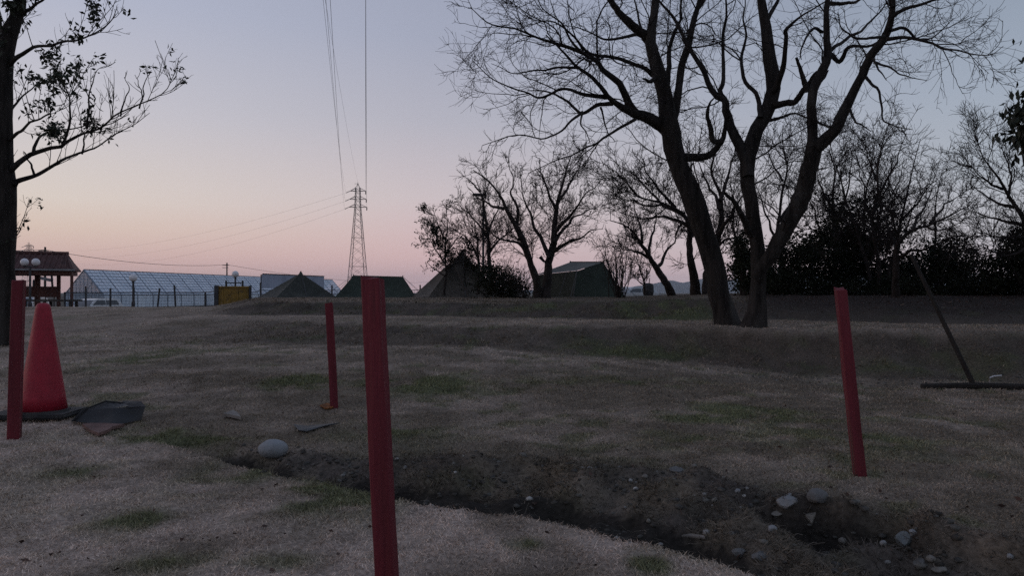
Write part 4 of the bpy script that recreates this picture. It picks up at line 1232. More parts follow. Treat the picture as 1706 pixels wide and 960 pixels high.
MB().box((-LW / 2, -.04, ze - .03), (LW + .1, .05, .08)).build("gutter", M['galv'], rf)
mb = MB().box((-LW / 2, .25, ze - .19), (LW - .3, .14, .2)).box((-LW / 2, DW - .25, ze - .19), (LW - .3, .14, .2)).box((-.2, DW / 2, ze - .19), (.14, DW - .64, .198))
mb.build("beam", M['red_wood'], sh)
for (xx, yy, w) in ((-.12, .25, .13), (-1.0, DW - .25, .17), (-1.95, DW - .25, .24), (-3.6, DW - .25, .2), (-5.7, .25, .16), (-5.7, DW - .25, .16)):
    MB().box((xx, yy, (ze - .29) / 2 - .05), (w, w, ze - .29 + .1), 0, .01).build("post", M['red_wood'], sh)
MB().box((-2.35, DW - .42, .80), (2.6, .06, .56), 0, .01).build("back_panel", M['red_wood'], sh)
sh.location = (Cn[0], Cn[1], gz); sh.rotation_euler = (0, 0, math.radians(24))
bx0, bx1 = (28 - CX) / F * 36.4, (131 - CX) / F * 36.4
tb = thing("picnic_table", "dark timber table standing under the shelter roof", "table", ((bx0 + bx1) / 2, 36.4, gz))
zt = P(0, 501, 36.4)[2]
MB().box(((bx0 + bx1) / 2, 36.4, zt), (bx1 - bx0, .7, .09), 0, .01).build("table_top", M['wood_dark'], tb)
for q in (bx0 + .25, bx1 - .25, (bx0 + bx1) / 2):
    for yy in (36.15, 36.65):
        MB().box((q, yy, (zt + gz - .1) / 2), (.1, .1, zt - gz)).build("leg", M['wood_dark'], tb)
# boards and notices hanging under the roof
def board(label, px, py, w, h, d, rot, mat, post=True):
    c = P(px, py, d)
    r = thing("notice_board", label, "board", (c[0], d, Hs(c[0], d)), "boards by the shelter")
    W, Hh = w / F * d / 2, h / F * d / 2
    R = Matrix.Rotation(rot, 3, 'Y')
    pts = [R @ Vector((sx * W, sy * .02, sz * Hh)) + Vector(c) for sx in (-1, 1) for sy in (-1, 1) for sz in (-1, 1)]
    MB().quadfaces(pts, [(0, 1, 3, 2), (4, 6, 7, 5), (0, 4, 5, 1), (2, 3, 7, 6), (0, 2, 6, 4), (1, 5, 7, 3)]).build("board", M[mat], r)
    if post:
        MB().bar((c[0], d + .06, Hs(c[0], d) - .1), (c[0], d + .06, c[2] + Hh), .03, 6).build("post", M['metal_dark'], r)
board("dark square board on a thin post beside the twin globe lamp", 60, 474, 11, 15, 39.5, 0.05, 'metal_dark')
board("pale slanting plank board across the middle of the shelter", 75, 465, 27, 5, 39.7, 0.22, 'board')
board("tilted dark slat leaning against the right shelter post", 87, 472, 3, 28, 39.6, -0.08, 'metal_dark', False)
board("small white card low beside the right shelter post", 89, 483, 5, 5, 39.5, 0, 'globe')

# ------------------------------------------------------------------ parked cars
def car(label, x, y, z, rot, paint, L=3.7, W=1.65, Hc=1.45):
    r = thing("parked_car", label, "car", (0, 0, 0), "parked cars")
    prof = [(-L / 2, .35), (-L / 2 + .02, .75), (-L / 2 + .12, .88), (-L * .22, .98), (L * .40, .98), (L / 2 - .05, .86), (L / 2, .6), (L / 2 - .02, .35)]
    def ext(pr, w, wi=None):
        n_ = len(pr); wi = wi or [w] * n_
        vs_ = [(a_, -wi[i], b_) for i, (a_, b_) in enumerate(pr)] + [(a_, wi[i], b_) for i, (a_, b_) in enumerate(pr)]
        fs_ = [tuple(range(n_)), tuple(range(2 * n_ - 1, n_ - 1, -1))] + [(i, n_ + i, n_ + (i + 1) % n_, (i + 1) % n_) for i in range(n_)]
        return vs_, fs_
    b_ = MB().quadfaces(*ext(prof, W / 2)).build("body", paint, r)
    cab = [(-L * .26, .981), (-L * .12, Hc - .04), (-L * .05, Hc), (L * .30, Hc), (L * .40, Hc - .06), (L * .47, .90)]
    MB().quadfaces(*ext(cab, 0, [W / 2 - .06, W / 2 - .17, W / 2 - .18, W / 2 - .18, W / 2 - .17, W / 2 - .06])).build("cabin", paint, r)
    def gl(pts, nm):
        MB().quadfaces(pts, [tuple(range(len(pts)))]).build(nm, M['car_glass'], r)
    for s in (-1, 1):
        y0, y1 = s * (W / 2 - .055), s * (W / 2 - .155)
        gl([(-L * .20, y0, 1.03), (L * .08, y0, 1.03), (L * .08, y1, Hc - .1), (-L * .09, y1, Hc - .1)], "side_window")
        gl([(L * .10, y0, 1.03), (L * .38, y0, 1.03), (L * .34, y1, Hc - .1), (L * .10, y1, Hc - .1)], "side_window")
    gl([(-L * .263, -W / 2 + .14, 1.02), (-L * .263, W / 2 - .14, 1.02), (-L * .133, W / 2 - .24, Hc - .08), (-L * .133, -W / 2 + .24, Hc - .08)], "windscreen")
    gl([(L * .468, -W / 2 + .14, .98), (L * .468, W / 2 - .14, .98), (L * .412, W / 2 - .24, Hc - .12), (L * .412, -W / 2 + .24, Hc - .12)], "rear_window")
    for s in (-1, 1):
        MB().box((-L / 2 - .004, s * (W / 2 - .22), .70), (.03, .3, .14), 0, .01).build("headlight", M['lamp_glass'], r)
        for xx in (-L * .32, L * .32):
            w_ = MB().bar((xx, s * (W / 2 - .17), .29), (xx, s * (W / 2 + .01), .29), .29, 18).build("wheel", M['tyre'], r)
            MB().bar((xx, s * (W / 2 + .011), .29), (xx, s * (W / 2 + .02), .29), .18, 14).build("rim", M['galv'], w_)
    r.location = (x, y, z); r.rotation_euler = (0, 0, rot)
    return r


cx, cy = (156 - CX) / F * 47, 47
car("white car with a curved roof parked between the shelter and the greenhouse", cx, cy, Hs(cx, cy), math.radians(70), M['car_white'], 3.4, 1.6, 1.42)
cx, cy = (42 - CX) / F * 46, 46
car("pale grey car half hidden behind the left red stake and the shelter", cx, cy, Hs(cx, cy), math.radians(100), M['car_silver'], 3.6, 1.65, 1.5)
cx, cy = (1052 - CX) / F * 46, 46
car("silver car parked behind the bare shoots right of the ridge tent", cx, cy, P(0, 497, 46)[2] - .65, math.radians(25), M['car_silver'], 3.2, 1.6, 1.35)
x, d = (1080 - CX) / F * 40, 40
z0 = Hs(x, d)
MBd = MB().lathe((x, d, z0 - .02), [(.20, 0), (.27, .05), (.30, .3), (.29, .55), (.22, .66), (.08, .70)], 18)
MBd.bar((x + .05, d, z0 + .66), (x + .08, d, z0 + .95), .025, 6)
tag(MBd.build("oil_drum", M['rubber'], None, True), "round black drum with a short spout beside the silver car", "drum")

# ------------------------------------------------------------------ wire fence
def fence(name, label, pts, hgt, wires, rail, group):
    """pts: (px, depth, lean, extra height)"""
    b0 = P(pts[0][0], 488, pts[0][1]); b0[2] = Hs(b0[0], b0[1])
    r = thing(name, label, "fence", b0, group)
    tops = []
    for (px, d, lean, hh) in pts:
        x = (px - CX) / F * d; z = Hs(x, d)
        top = np.array([x + lean * (hgt + hh), d, z + hgt + hh])
        MB().bar((x, d, z - .15), top, .045, 8).build("post", M['metal_dark'], r)
        tops.append((np.array([x, d, z]), top, hgt / (hgt + hh)))
    mb = MB(); mw = MB()
    for (a0, a1, fa), (c0, c1, fc) in zip(tops[:-1], tops[1:]):
        A = a0 + (a1 - a0) * fa; C = c0 + (c1 - c0) * fc
        mb.path(sagline(A * rail + a0 * (1 - rail), C * rail + c0 * (1 - rail), .02, 5), .022, 5)
        for k in range(wires):
            t = .06 + .92 * k / max(wires - 1, 1)
            mw.path([a0 + (A - a0) * t, c0 + (C - c0) * t], .006, 3)
        nn = int(np.linalg.norm(c0 - a0) / .16)
        for i in range(1, nn):
            q = i / nn
            mw.bar((a0 * (1 - q) + c0 * q), (A * (1 - q) + C * q), .004, 3, caps=False)
    mb.build("rail", M['metal_dark'], r)
    mw.build("wire_mesh", M['metal_dark'], r)


fence("wire_fence", "wire mesh fence with dark uneven posts in front of the greenhouse",
      [(108, 36, 0, 0), (143, 36, 0, .28), (184, 36.2, 0, .2), (223, 36.5, 0, .25), (262, 36.7, .12, .2), (293, 37, -.07, .35), (342, 36.0, 0, .0), (366, 33.8, 0, .1)], .78, 6, .98, "wire mesh fences")
fence("wire_fence", "wire mesh fence running behind the grey and green tents",
      [(416, 43, 0, .0), (434, 43, 0, .45), (500, 43, 0, .2), (553, 43, 0, .3), (625, 43, 0, .2), (700, 43, 0, .3), (760, 43, 0, .2)], .42, 5, .98, "wire mesh fences")

# yellow skip
x0, x1 = (367 - CX) / F * 33, (412 - CX) / F * 33
zt, zb = P(0, 477, 33)[2], P(0, 512, 33)[2] - .05
W_ = (x1 - x0) * 1.05; Hk = zt - zb
sk = thing("steel_skip", "worn yellow steel skip with dark end frames behind the grassy bank", "skip")
mb = MB()
for yy in (0, 1.0):
    mb.box((0, yy, Hk / 2), (W_, .05, Hk), 0, .008)
mb.box((0, .5, .05), (W_ - .02, .94, .06))
for i in range(4):
    mb.box((-W_ / 2 + W_ * (i + .5) / 4, -.045, Hk / 2 - .02), (.06, .05, Hk - .2), 0, .008)
mb.box((0, -.05, Hk - .05), (W_, .06, .08), 0, .01)
mb.build("tub", M['yellow'], sk)
for xx, w in ((-W_ / 2 - .09, .17), (W_ / 2 + .06, .10)):
    MB().box((xx, .45, Hk / 2 + .01), (w, 1.2, Hk + .04), 0, .015).build("end_frame", M['metal_dark'], sk)
for q in (-.32, .37):
    MB().box((q, .1, Hk + .12), (.085, .085, .26), 0, .01).build("lug", M['metal_dark'], sk)
MB().bar((-.32, .1, Hk + .15), (.37, .1, Hk + .15), .03, 6).build("lifting_bar", M['metal_dark'], sk)
sk.location = ((x0 + x1) / 2, 33, zb); sk.rotation_euler = (0, 0, math.radians(19))

# ------------------------------------------------------------------ tents
def cloth(quads, sag, seed, n=10, wr=0.02, thick=True):
    """panels given by four corners (two may coincide); sag pushes towards -normal"""
    V, Fc = [], []
    for qi, q in enumerate(quads):
        q = [np.array(c, float) for c in q]
        nn = norm(np.cross(q[1] - q[0], q[3] - q[0]) if np.linalg.norm(np.cross(q[1] - q[0], q[3] - q[0])) > 1e-6 else np.cross(q[1] - q[0], q[2] - q[0]))
        b = len(V)
        for j in range(n + 1):
            for i in range(n + 1):
                u, v = i / n, j / n
                p = q[0] * (1 - u) * (1 - v) + q[1] * u * (1 - v) + q[2] * u * v + q[3] * (1 - u) * v
                e = 16 * u * (1 - u) * v * (1 - v)
                w = (vnoise(np.array(u * 7.0 + v * 2 + seed), np.array(v * 3.0 + qi * 5.3), seed) - .5)
                p = p - nn * (sag * e) + nn * (wr * w * min(1, e * 3))
                V.append(p)
        for j in range(n):
            for i in range(n):
                k = b + j * (n + 1) + i
                Fc.append((k, k + 1, k + n + 2, k + n + 1))
    return np.array(V), Fc


def panel(name, quads, sag, seed, mat, parent, wr=.03):
    V, Fc = cloth(quads, sag, seed, wr=wr)
    return link(name, mesh_from(name, V - ORG[parent.name], Fc, True, mat), parent)


def guy(parent, a_, b_):
    MB().bar(a_, b_, .008, 4).build("guy_rope", M['wire'], parent)
    MB().bar((b_[0], b_[1], b_[2] - .1), (b_[0], b_[1], b_[2] + .08), .012, 4).build("peg", M['metal_dark'], parent)


def pyramid_tent(label, pxl, pxr, pxa, pya, d, depth, mat, seed, twist=0.0, sag=.12):
    xl, xr, xa = [(p - CX) / F * d for p in (pxl, pxr, pxa)]
    za = P(0, pya, d)[2]
    cen = np.array([(xl + xr) / 2, d])
    r = thing("pyramid_tent", label, "tent", (cen[0], d, Hs(cen[0], d)))
    hw = (xr - xl) / 2
    cor = []
    for (sx, sy) in ((-1, -1), (1, -1), (1, 1), (-1, 1)):
        ox, oy = sx * hw, sy * depth / 2
        ox, oy = ox * math.cos(twist) - oy * math.sin(twist), ox * math.sin(twist) + oy * math.cos(twist)
        x, y = cen[0] + ox, cen[1] + oy
        cor.append(np.array([x, y, Hs(x, y) - .02]))
    ap = np.array([xa, d, za])
    for i in range(4):
        a_, b_ = cor[i], cor[(i + 1) % 4]
        t1_, t2_ = ap + (a_ - ap) * .02, ap + (b_ - ap) * .02
        panel("canvas_panel", [(a_, b_, t2_, t1_)], sag, seed + i, M[mat], r)
    MB().bar((xa, d, Hs(xa, d) - .05), (xa, d, za + .10), .025, 6).build("pole", M['wood_dark'], r)
    m1 = (cor[0] + cor[1]) / 2
    MB().path([m1 + np.array([0, -.02, .02]), m1 * .5 + ap * .5 + np.array([0, -.02 + sag, 0]), ap + np.array([0, -.03, -.05])], .015, 4).build("door_seam", M['wire'], r)
    MB().lathe((xa, d, za - .12), [(.14, 0), (.06, .14), (.03, .2)], 8).build("cap", M[mat], r)
    for i in range(4):
        o_ = norm((cor[i] - ap) * np.array([1, 1, 0]))
        q = cor[i] + o_ * .25; q[2] = Hs(q[0], q[1])
        guy(r, cor[i] + np.array([0, 0, .05]), q)
    return r, ap, cor


pyramid_tent("grey-green pyramid tent beside the yellow skip", 443, 545, 501, 455, 38, 3.0, 'canvas_grey', 1, 0.62)
rT, apT, corT = pyramid_tent("tall brown pyramid tent with a pole leaning across its front", 697, 822, 770, 419, 36, 3.4, 'canvas_olive', 2, 0.35, .22)
a_ = P(758, 443, 33.5); b_ = P(782, 497, 33.2); b_[2] = Hs(b_[0], b_[1])
MB().bar(b_, a_, .03, 6).build("prop_pole", M['wood_dark'], rT)


def ridge_tent(label, d, base, ridge, mats, seed, sag=.1, ext=None):
    """base: four ground corners (px, depth); ridge: two ridge ends (px, py, depth)"""
    B = []
    for (px, dd) in base:
        x = (px - CX) / F * dd
        B.append(np.array([x, dd, Hs(x, dd) - .02]))
    Rg = [P(*q) for q in ridge]
    c = sum(B) / 4
    r = thing("ridge_tent", label, "tent", c)
    panel("front_slope", [(B[0], B[1], Rg[1], Rg[0])], sag, seed, M[mats[0]], r)
    panel("back_slope", [(B[2], B[3], Rg[0], Rg[1])], sag, seed + 1, M[mats[0]], r)
    panel("end_panel", [(B[3], B[0], Rg[0], Rg[0] + .001)], sag * .6, seed + 2, M[mats[1]], r)
    panel("end_panel", [(B[1], B[2], Rg[1], Rg[1] + .001)], sag * .6, seed + 3, M[mats[1]], r)
    for q in Rg:
        x, y = q[0], q[1]
        MB().bar((x, y, Hs(x, y) - .05), q + np.array([0, 0, .06]), .025, 6).build("pole", M['wood_dark'], r)
    for i, q in enumerate(B):
        o_ = norm((q - c) * np.array([1, 1, 0])); e = q + o_ * .6; e[2] = Hs(e[0], e[1])
        guy(r, Rg[0] if i in (0, 3) else Rg[1], e)
    return r, B, Rg


ridge_tent("low dark green ridge tent behind the nearest red stake", 38, [(557, 36.8), (694, 36.8), (690, 39.2), (566, 39.2)], [(589, 459, 38), (671, 461, 38)], ('canvas_green', 'canvas_green'), 21, .14)

# larger tent with upright walls right of the two-trunked tree
def wall_tent():
    d0, d1 = 29.0, 31.6
    g = lambda px, d: np.array([(px - CX) / F * d, d, Hs((px - CX) / F * d, d) - .02])
    e = lambda px, py, d: P(px, py, d)
    r = thing("wall_tent", "olive wall tent with a pale roof and a dark sloping end", "tent", g(955, 30))
    # pale roof: front eave (902..960), ridge (953..1004)
    FL, FR = e(893, 458, d0), e(961, 451, d0)
    RL, RR = e(950, 437, 30.6), e(1005, 437, 30.2)
    KL, KR = e(985, 452, 32.2), e(1012, 452, 31.8)
    panel("roof", [(FL, FR, RR, RL)], .05, 31, M['canvas_top'], r)
    panel("roof", [(KR, KL, RL, RR)], .05, 32, M['canvas_top'], r)
    b0, b1 = g(886, d0 - .1), g(955, d0 - .3)
    panel("front_wall", [(b0, b1, FR + [0, 0, -.01], FL + [0, 0, -.01])], .05, 33, M['canvas_olive2'], r)
    b2 = g(1042, 30.0)
    panel("end_panel", [(b1 + [0, .01, 0], b2, RR + [0, 0, -.01], FR + [0, .01, -.02])], .06, 34, M['canvas_green'], r)
    b3 = g(1030, 32.6)
    panel("back_wall", [(b2 + [0, .01, 0], b3, KR, RR + [0, .02, -.02])], .05, 35, M['canvas_green'], r)
    panel("back_wall", [(b3 + [0, .01, 0], g(905, 32.4), KL, KR)], .05, 36, M['canvas_green'], r)
    panel("end_panel", [(g(905, 32.4), b0 + [0, .01, 0], FL + [0, .01, -.02], KL)], .05, 37, M['canvas_olive2'], r)
    for q in (RL, RR):
        MB().bar((q[0], q[1], Hs(q[0], q[1]) - .05), q + [0, 0, .05], .025, 6).build("pole", M['wood_dark'], r)
    MB().path([FR + [0, -.03, 0], b1 + [0, -.03, 0]], .014, 4).path([FR * .75 + FL * .25 + [0, -.04, -.02], b0 * .35 + b1 * .65 + [0, -.05, .02]], .014, 4).build("door_seam", M['wire'], r)
    guy(r, RR, g(1060, 30.2)); guy(r, FL, g(872, 28.4)); guy(r, FR, g(950, 27.6))
    MB().path([RL + [0, 0, .01], RR + [0, 0, .01]], .02, 5).build("ridge_pole", M['wood_dark'], r)
wall_tent()

# ------------------------------------------------------------------ red stakes
def stake(label, base, top, w, rot, seed):
    rng = np.random.default_rng(seed)
    base = np.array(base, float); top = np.array(top, float)
    ax = top - base; L = np.linalg.norm(ax)
    r = thing("wooden_stake", label, "stake", (0, 0, 0), "red painted stakes")
    n_ = 14
    vs_, fs_ = [], []
    prof = [(-1, -.86), (-.86, -1), (.86, -1), (1, -.86), (1, .86), (.86, 1), (-.86, 1), (-1, .86)]
    for j in range(n_):
        t = j / (n_ - 1); z = -.12 + (L + .12) * t
        ww = w / 2 * (1 - .03 * t) ; bx, by = .006 * math.sin(t * 3 + seed), .005 * math.sin(t * 2.2 + seed * 2)
        for (px_, py_) in prof:
            jit = 1 + .035 * (rng.random() - .5)
            vs_.append((px_ * ww * jit + bx, py_ * ww * jit + by, z + (rng.normal() * .006 if j == n_ - 1 else 0)))
    for j in range(n_ - 1):
        for i in range(8):
            fs_.append((j * 8 + i, j * 8 + (i + 1) % 8, (j + 1) * 8 + (i + 1) % 8, (j + 1) * 8 + i))
    k = len(vs_)
    vs_.append((0, 0, L + .004))
    fs_ += [((n_ - 1) * 8 + i, (n_ - 1) * 8 + (i + 1) % 8, k) for i in range(8)]
    MB().quadfaces(vs_, fs_).build("shaft", M['red_paint'], r)
    me_ = bpy.data.objects[r.children[0].name].data
    for v_ in me_.vertices:
        n_v = vnoise(np.array(v_.co.z * 9.0 + seed * 3), np.array(v_.co.x * 60 + v_.co.y * 40), seed) - .5
        v_.co.x += .004 * float(n_v); v_.co.y += .003 * float(n_v)
    mb = MB()
    for zz in (L * .72, L * .38):
        mb.lathe((0, -w / 2 + .001, zz), [(.005, -.002), (.005, .002)], 8)
    mb.build("nail", M['metal_dark'], r)
    r.location = base
    q = Vector(ax).to_track_quat('Z', 'Y')
    r.rotation_mode = 'QUATERNION'
    r.rotation_quaternion = q @ Matrix.Rotation(rot, 4, 'Z').to_quaternion()
    ORG[r.name] = base
    return r


bb = P(645.5, 985, 2.24); bb[2] = Hs(bb[0], bb[1])
stake("nearest and thickest red stake, cut off by the bottom of the photo", bb, P(622, 464, 2.26), .0585, .25, 1)
bb = G(1433, 793); stake("leaning red stake standing right of the ditch rubble", bb, P(1401, 482, bb[1] + .05), .052, .45, 2)
bb = G(557, 680); stake("short distant red stake with an orange patch at its foot", bb, P(547, 506, bb[1]), .058, .2, 3)
bb = G(27, 731); stake("upright red stake standing in front of the red cone", bb, P(30, 468, bb[1]), .066, .3, 4)

# ------------------------------------------------------------------ cone and its base
bb = G(72, 696)
cz = bb[2] + .012
cn = thing("traffic_cone", "faded red traffic cone behind the left stake", "cone", (bb[0], bb[1], cz))
hC = P(0, 505, bb[1])[2] - cz
rb = 36 / F * bb[1]
prof = [(rb, .03), (rb * .985, .05)] + [(rb * (1 - t) + .048 * t, .05 + (hC - .09) * t) for t in np.linspace(0, 1, 9)] + [(.044, hC - .02), (.034, hC - .006), (.018, hC)]
MB().lathe((bb[0], bb[1], cz), prof, 36).build("cone_body", M['cone'], cn, True)
hb_ = 0.235
mb = MB().box((bb[0] - .035, bb[1], cz + .017), (hb_ * 2 + .06, hb_ * 1.6, .034), .08, .012)
mb.lathe((bb[0], bb[1], cz + .033), [(rb * 1.12, 0), (rb * 1.1, .012), (rb * .9, .016)], 28)
mb.build("base_plate", M['rubber'], cn)

# broken black tray
bb = G(185, 704)
tr = thing("broken_tray", "crumpled broken black plastic tray lying beside the red cone", "tray", bb)
S = bb[1] / F
tp = lambda px, py, dd: np.array([(px - CX) / F * (bb[1] + dd), bb[1] + dd, CH + (HY - py) / F * (bb[1] + dd)])
quads = [(tp(120, 702, -.10), tp(187, 710, -.12), tp(190, 680, -.02), tp(140, 683, -.02)),
         (tp(140, 683, -.02), tp(190, 680, -.02), tp(184, 669, .08), tp(176, 670, .08)),
         (tp(187, 710, -.12), tp(236, 700, .0), tp(243, 677, .03), tp(190, 680, -.02)),
         (tp(190, 680, -.018), tp(214, 677, .0), tp(208, 672, .10), tp(184, 669, .08))]
V, Fc = cloth(quads, .003, 3, 8, .006)
link("front_shell", mesh_from("front_shell", V - bb, Fc, False, M['tray']), tr)
for qd in ([(tp(212, 680, -.01), tp(243, 677, .03), tp(236, 669, .16), tp(204, 668, .16))], [(tp(120, 701, -.1), tp(140, 683, -.02), tp(150, 690, .2), tp(126, 700, .2))]):
    V, Fc = cloth(qd, -.003, 5, 8, .005)
    link("top_flap", mesh_from("top_flap", V - bb, Fc, False, M['rubber']), tr)
V, Fc = cloth([(tp(150, 706, .0), tp(240, 700, .1), tp(236, 680, .3), tp(150, 684, .3))], -.01, 6, 8, .02)
link("rear_shell", mesh_from("rear_shell", V - bb, Fc, False, M['tray']), tr)
MB().path([tp(121, 702, -.11), tp(140, 683, -.035), tp(176, 669, .06), tp(208, 672, .09)], .006, 5).build("rim", M['rubber'], tr)


def rock(label, px, py, w, h, mat_col, seed, name="stone", cat="stone", group=None, ang=0.35, flat=.8, sink=.38, rot=None):
    rng = np.random.default_rng(seed)
    c = G(px, py)
    s = c[1] / F
    bm = bmesh.new()
    bmesh.ops.create_icosphere(bm, subdivisions=3, radius=1)
    cuts = [(norm(rng.normal(size=3)), rng.uniform(.42, .72) if ang > .35 else rng.uniform(.62, .9)) for _ in range(9)]
    rz = rng.uniform(0, 3.1) if rot is None else rot
    for v in bm.verts:
        p = np.array(v.co)
        if ang > 0:
            for (n_, k) in cuts:
                q = p @ n_
                if q > k: p = p - n_ * (q - k) * min(1, ang * 2.4)
        f_ = 1 + .10 * (vnoise(np.array(p[0] * 2.5 + p[2]), np.array(p[1] * 2.5 + seed), seed) - .5) + .05 * (vnoise(np.array(p[0] * 7 + p[2] * 3), np.array(p[1] * 7 + p[2] * 2), seed) - .5)
        p = p * f_
        p = np.array([p[0] * w / 2 * s, p[1] * w / 2 * s * flat, p[2] * h / 2 * s])
        v.co = Matrix.Rotation(rz * .25, 3, 'Z') @ Vector(p)
    bm.verts.index_update()
    vs_ = np.array([v.co[:] for v in bm.verts]); fs_ = [[v.index for v in f.verts] for f in bm.faces]
    bm.free()
    me = mesh_from(name, vs_, fs_, ang <= .2, mat_col)
    o = link(name, me)
    o.location = (c[0], c[1] + w / 2 * s * flat * .5, c[2] + h / 2 * s * (1 - sink))
    tag(o, label, cat, group)
    return o


M['st_white'] = material("pale_stone", (0.21, 0.21, 0.215), 0.8, 0.2, 18, 0.4, 50, second=(0.15, 0.14, 0.13), sec_scale=14, sec_t=(.5, .7))
M['st_smooth'] = material("smooth_pale_cobble", (0.215, 0.225, 0.24), 0.75, 0.12, 12, 0.2, 60, second=(0.15, 0.15, 0.15), sec_scale=8, sec_t=(.5, .75))
M['st_grey'] = material("grey_stone", (0.115, 0.11, 0.108), 0.85, 0.25, 16, 0.4, 50)
M['st_buff'] = material("buff_stone", (0.15, 0.135, 0.118), 0.85, 0.25, 18, 0.4, 50)
M['st_blue'] = material("blue_grey_stone", (0.14, 0.15, 0.155), 0.75, 0.2, 20, 0.3, 50)
gS = "stones scattered in the ditch"
rock("large smooth oval pale cobble lying in the near end of the ditch", 453, 766, 50, 33, M['st_smooth'], 1, ang=0, flat=.75, sink=.1, rot=0)
rock("long angular white stone at the top of the rubble", 1320, 849, 50, 32, M['st_white'], 2, group=gS, ang=.45)
rock("rounded grey-brown stone just right of the white angular one", 1365, 839, 42, 28, M['st_grey'], 3, group=gS, ang=.2)
rock("buff pointed stone below the white angular one", 1351, 873, 30, 28, M['st_buff'], 4, group=gS, ang=.45)
rock("small bluish white stone left of the buff pointed stone", 1287, 889, 20, 15, M['st_white'], 5, group=gS, ang=.3)
rock("flat buff stone half buried left of the buff pointed stone", 1296, 868, 26, 12, M['st_buff'], 6, group=gS, ang=.4)
rock("blue-grey wedge stone standing in the right of the ditch", 1508, 918, 32, 36, M['st_blue'], 7, group=gS, ang=.5)
rock("small pale stone leaning on the blue-grey wedge stone", 1521, 897, 18, 15, M['st_white'], 8, group=gS, ang=.4)
rock("small round stone in the middle of the ditch bed", 1404, 909, 15, 13, M['st_buff'], 9, group=gS, ang=.2)
rock("tiny pale stone left of the blue-grey wedge stone", 1471, 910, 11, 10, M['st_white'], 10, group=gS, ang=.2)
rock("broad low grey stone at the bottom edge right of centre", 1266, 934, 30, 16, M['st_grey'], 11, group=gS, ang=.3)
rock("grey cobble beside the near lip of the ditch", 1232, 928, 26, 16, M['st_grey'], 12, group=gS, ang=.25)
rock("wide flat pale stone at the very bottom of the ditch", 1568, 955, 34, 12, M['st_buff'], 13, group=gS, ang=.3)
rock("pale lump of stone at the far right of the ditch", 1683, 935, 13, 12, M['st_white'], 14, group=gS, ang=.3)
rock("lumpy grey stone just below the blue-grey wedge stone", 1533, 945, 24, 18, M['st_grey'], 15, group=gS, ang=.4)
rock("buff cobble touching the right side of the lumpy grey stone", 1551, 938, 20, 12, M['st_buff'], 16, group=gS, ang=.2)
rock("small pale stone at the back left of the rubble", 1075, 799, 14, 9, M['st_buff'], 17, group=gS, ang=.3)
rock("whitish crumbled stone heap at the back of the rubble", 1128, 786, 36, 10, M['st_grey'], 18, group=gS, ang=.4)
rock("small pale stone between the rubble and the white angular stone", 1228, 822, 13, 8, M['st_white'], 19, group=gS, ang=.4)
rock("buff stone half sunk well left of the long angular white stone", 1190, 838, 16, 10, M['st_buff'], 20, group=gS, ang=.4)
# light slab under the tray and other litter
def sheet(name, label, cat, pts, mat, th=.01, lift=.012, group=None):
    W_ = [G(px, py) for (px, py) in pts]
    c = sum(W_) / len(W_)
    lo = [w + [0, 0, lift] for w in W_]; hi = [w + [0, 0, lift + th] for w in W_]
    n_ = len(pts)
    v_ = np.array(lo + hi) - c
    f_ = [tuple(range(n_ - 1, -1, -1)), tuple(range(n_, 2 * n_))] + [(i, (i + 1) % n_, n_ + (i + 1) % n_, n_ + i) for i in range(n_)]
    o = link(name, mesh_from(name, v_, f_, False, mat)); o.location = c
    return tag(o, label, cat, group)


sheet("clay_slab", "broken pinkish clay slab under the black tray", "slab", [(138, 715), (152, 725), (165, 730), (180, 725), (188, 719), (208, 715), (180, 713), (152, 713)], M['clay'], .02)
sheet("dry_husk", "pale dry husk lying on the grass left of the distant stake", "husk", [(372, 697), (386, 699), (402, 703), (396, 695), (389, 691)], M['bark_sheet'], .02)
sheet("plastic_shard", "flat grey plastic shard pointing right above the white cobble", "shard", [(489, 711), (498, 722), (512, 723), (540, 714), (566, 709), (534, 712), (510, 714)], M['debris'], .005, .012)
sheet("rusty_patch", "orange rusty scrap at the foot of the distant stake", "scrap", [(533, 680), (542, 685), (553, 684), (560, 679), (545, 676)], M['rust'], .008)
sheet("plastic_strip", "thin pale strip of plastic on the near edge of the ditch", "strip", [(1135, 903), (1150, 905), (1174, 907), (1172, 904), (1150, 901)], M['bark_sheet'], .006, .02)
p_ = G(505, 752)
w0 = [p_, p_ + [.002, 0, .03], p_ + [-.003, .005, .06], p_ + [.004, .01, .075]]
tag(MB().path(w0, .0022, 5).build("dry_stalk", M['bark_sheet']), "single pale dry stalk standing beside the white cobble", "stalk")

# ------------------------------------------------------------------ drag rake leaning at the bank
bR = G(1622, 645)
d0 = bR[1]
rk = thing("drag_rake", "long-handled wooden drag rake standing tilted at the foot of the bank", "rake", bR)
e0 = P(1535, 650, d0 - .10); e1 = P(1770, 663, d0 - .22)
e0[2] = max(Hs(e0[0], e0[1]) + .015, e0[2]); e1[2] = max(Hs(e1[0], e1[1]) + .02, e1[2])
mid = P(1622, 645, d0 - .12); mid[2] += .01
mb = MB().bar(e0, mid, .030, 8, .034).bar(mid, e1, .034, 8, .038)
mb.build("rake_head", M['rake_wood'], rk)
MB().bar(mid, P(1518, 424, d0 + .25), .024, 9, .018).build("handle", M['rake_wood'], rk)
pw = [G(1648, 642) + [0, 0, .01], P(1648, 630, d0 - .05), P(1655, 627, d0 - .05), P(1668, 626, d0 - .03)]
tag(MB().path(pw, .006, 6).build("bent_wire", M['globe']), "bent white piece of wire beside the rake head", "wire")

# ------------------------------------------------------------------ rubble, leaf litter and grass (uncountable)
def tint_mesh(name, V, Fq, cols, mat, smooth=False):
    me = mesh_from(name, V, Fq, smooth, mat)
    set_col(me, cols)
    o = link(name, me)
    o['kind'] = 'stuff'
    return o


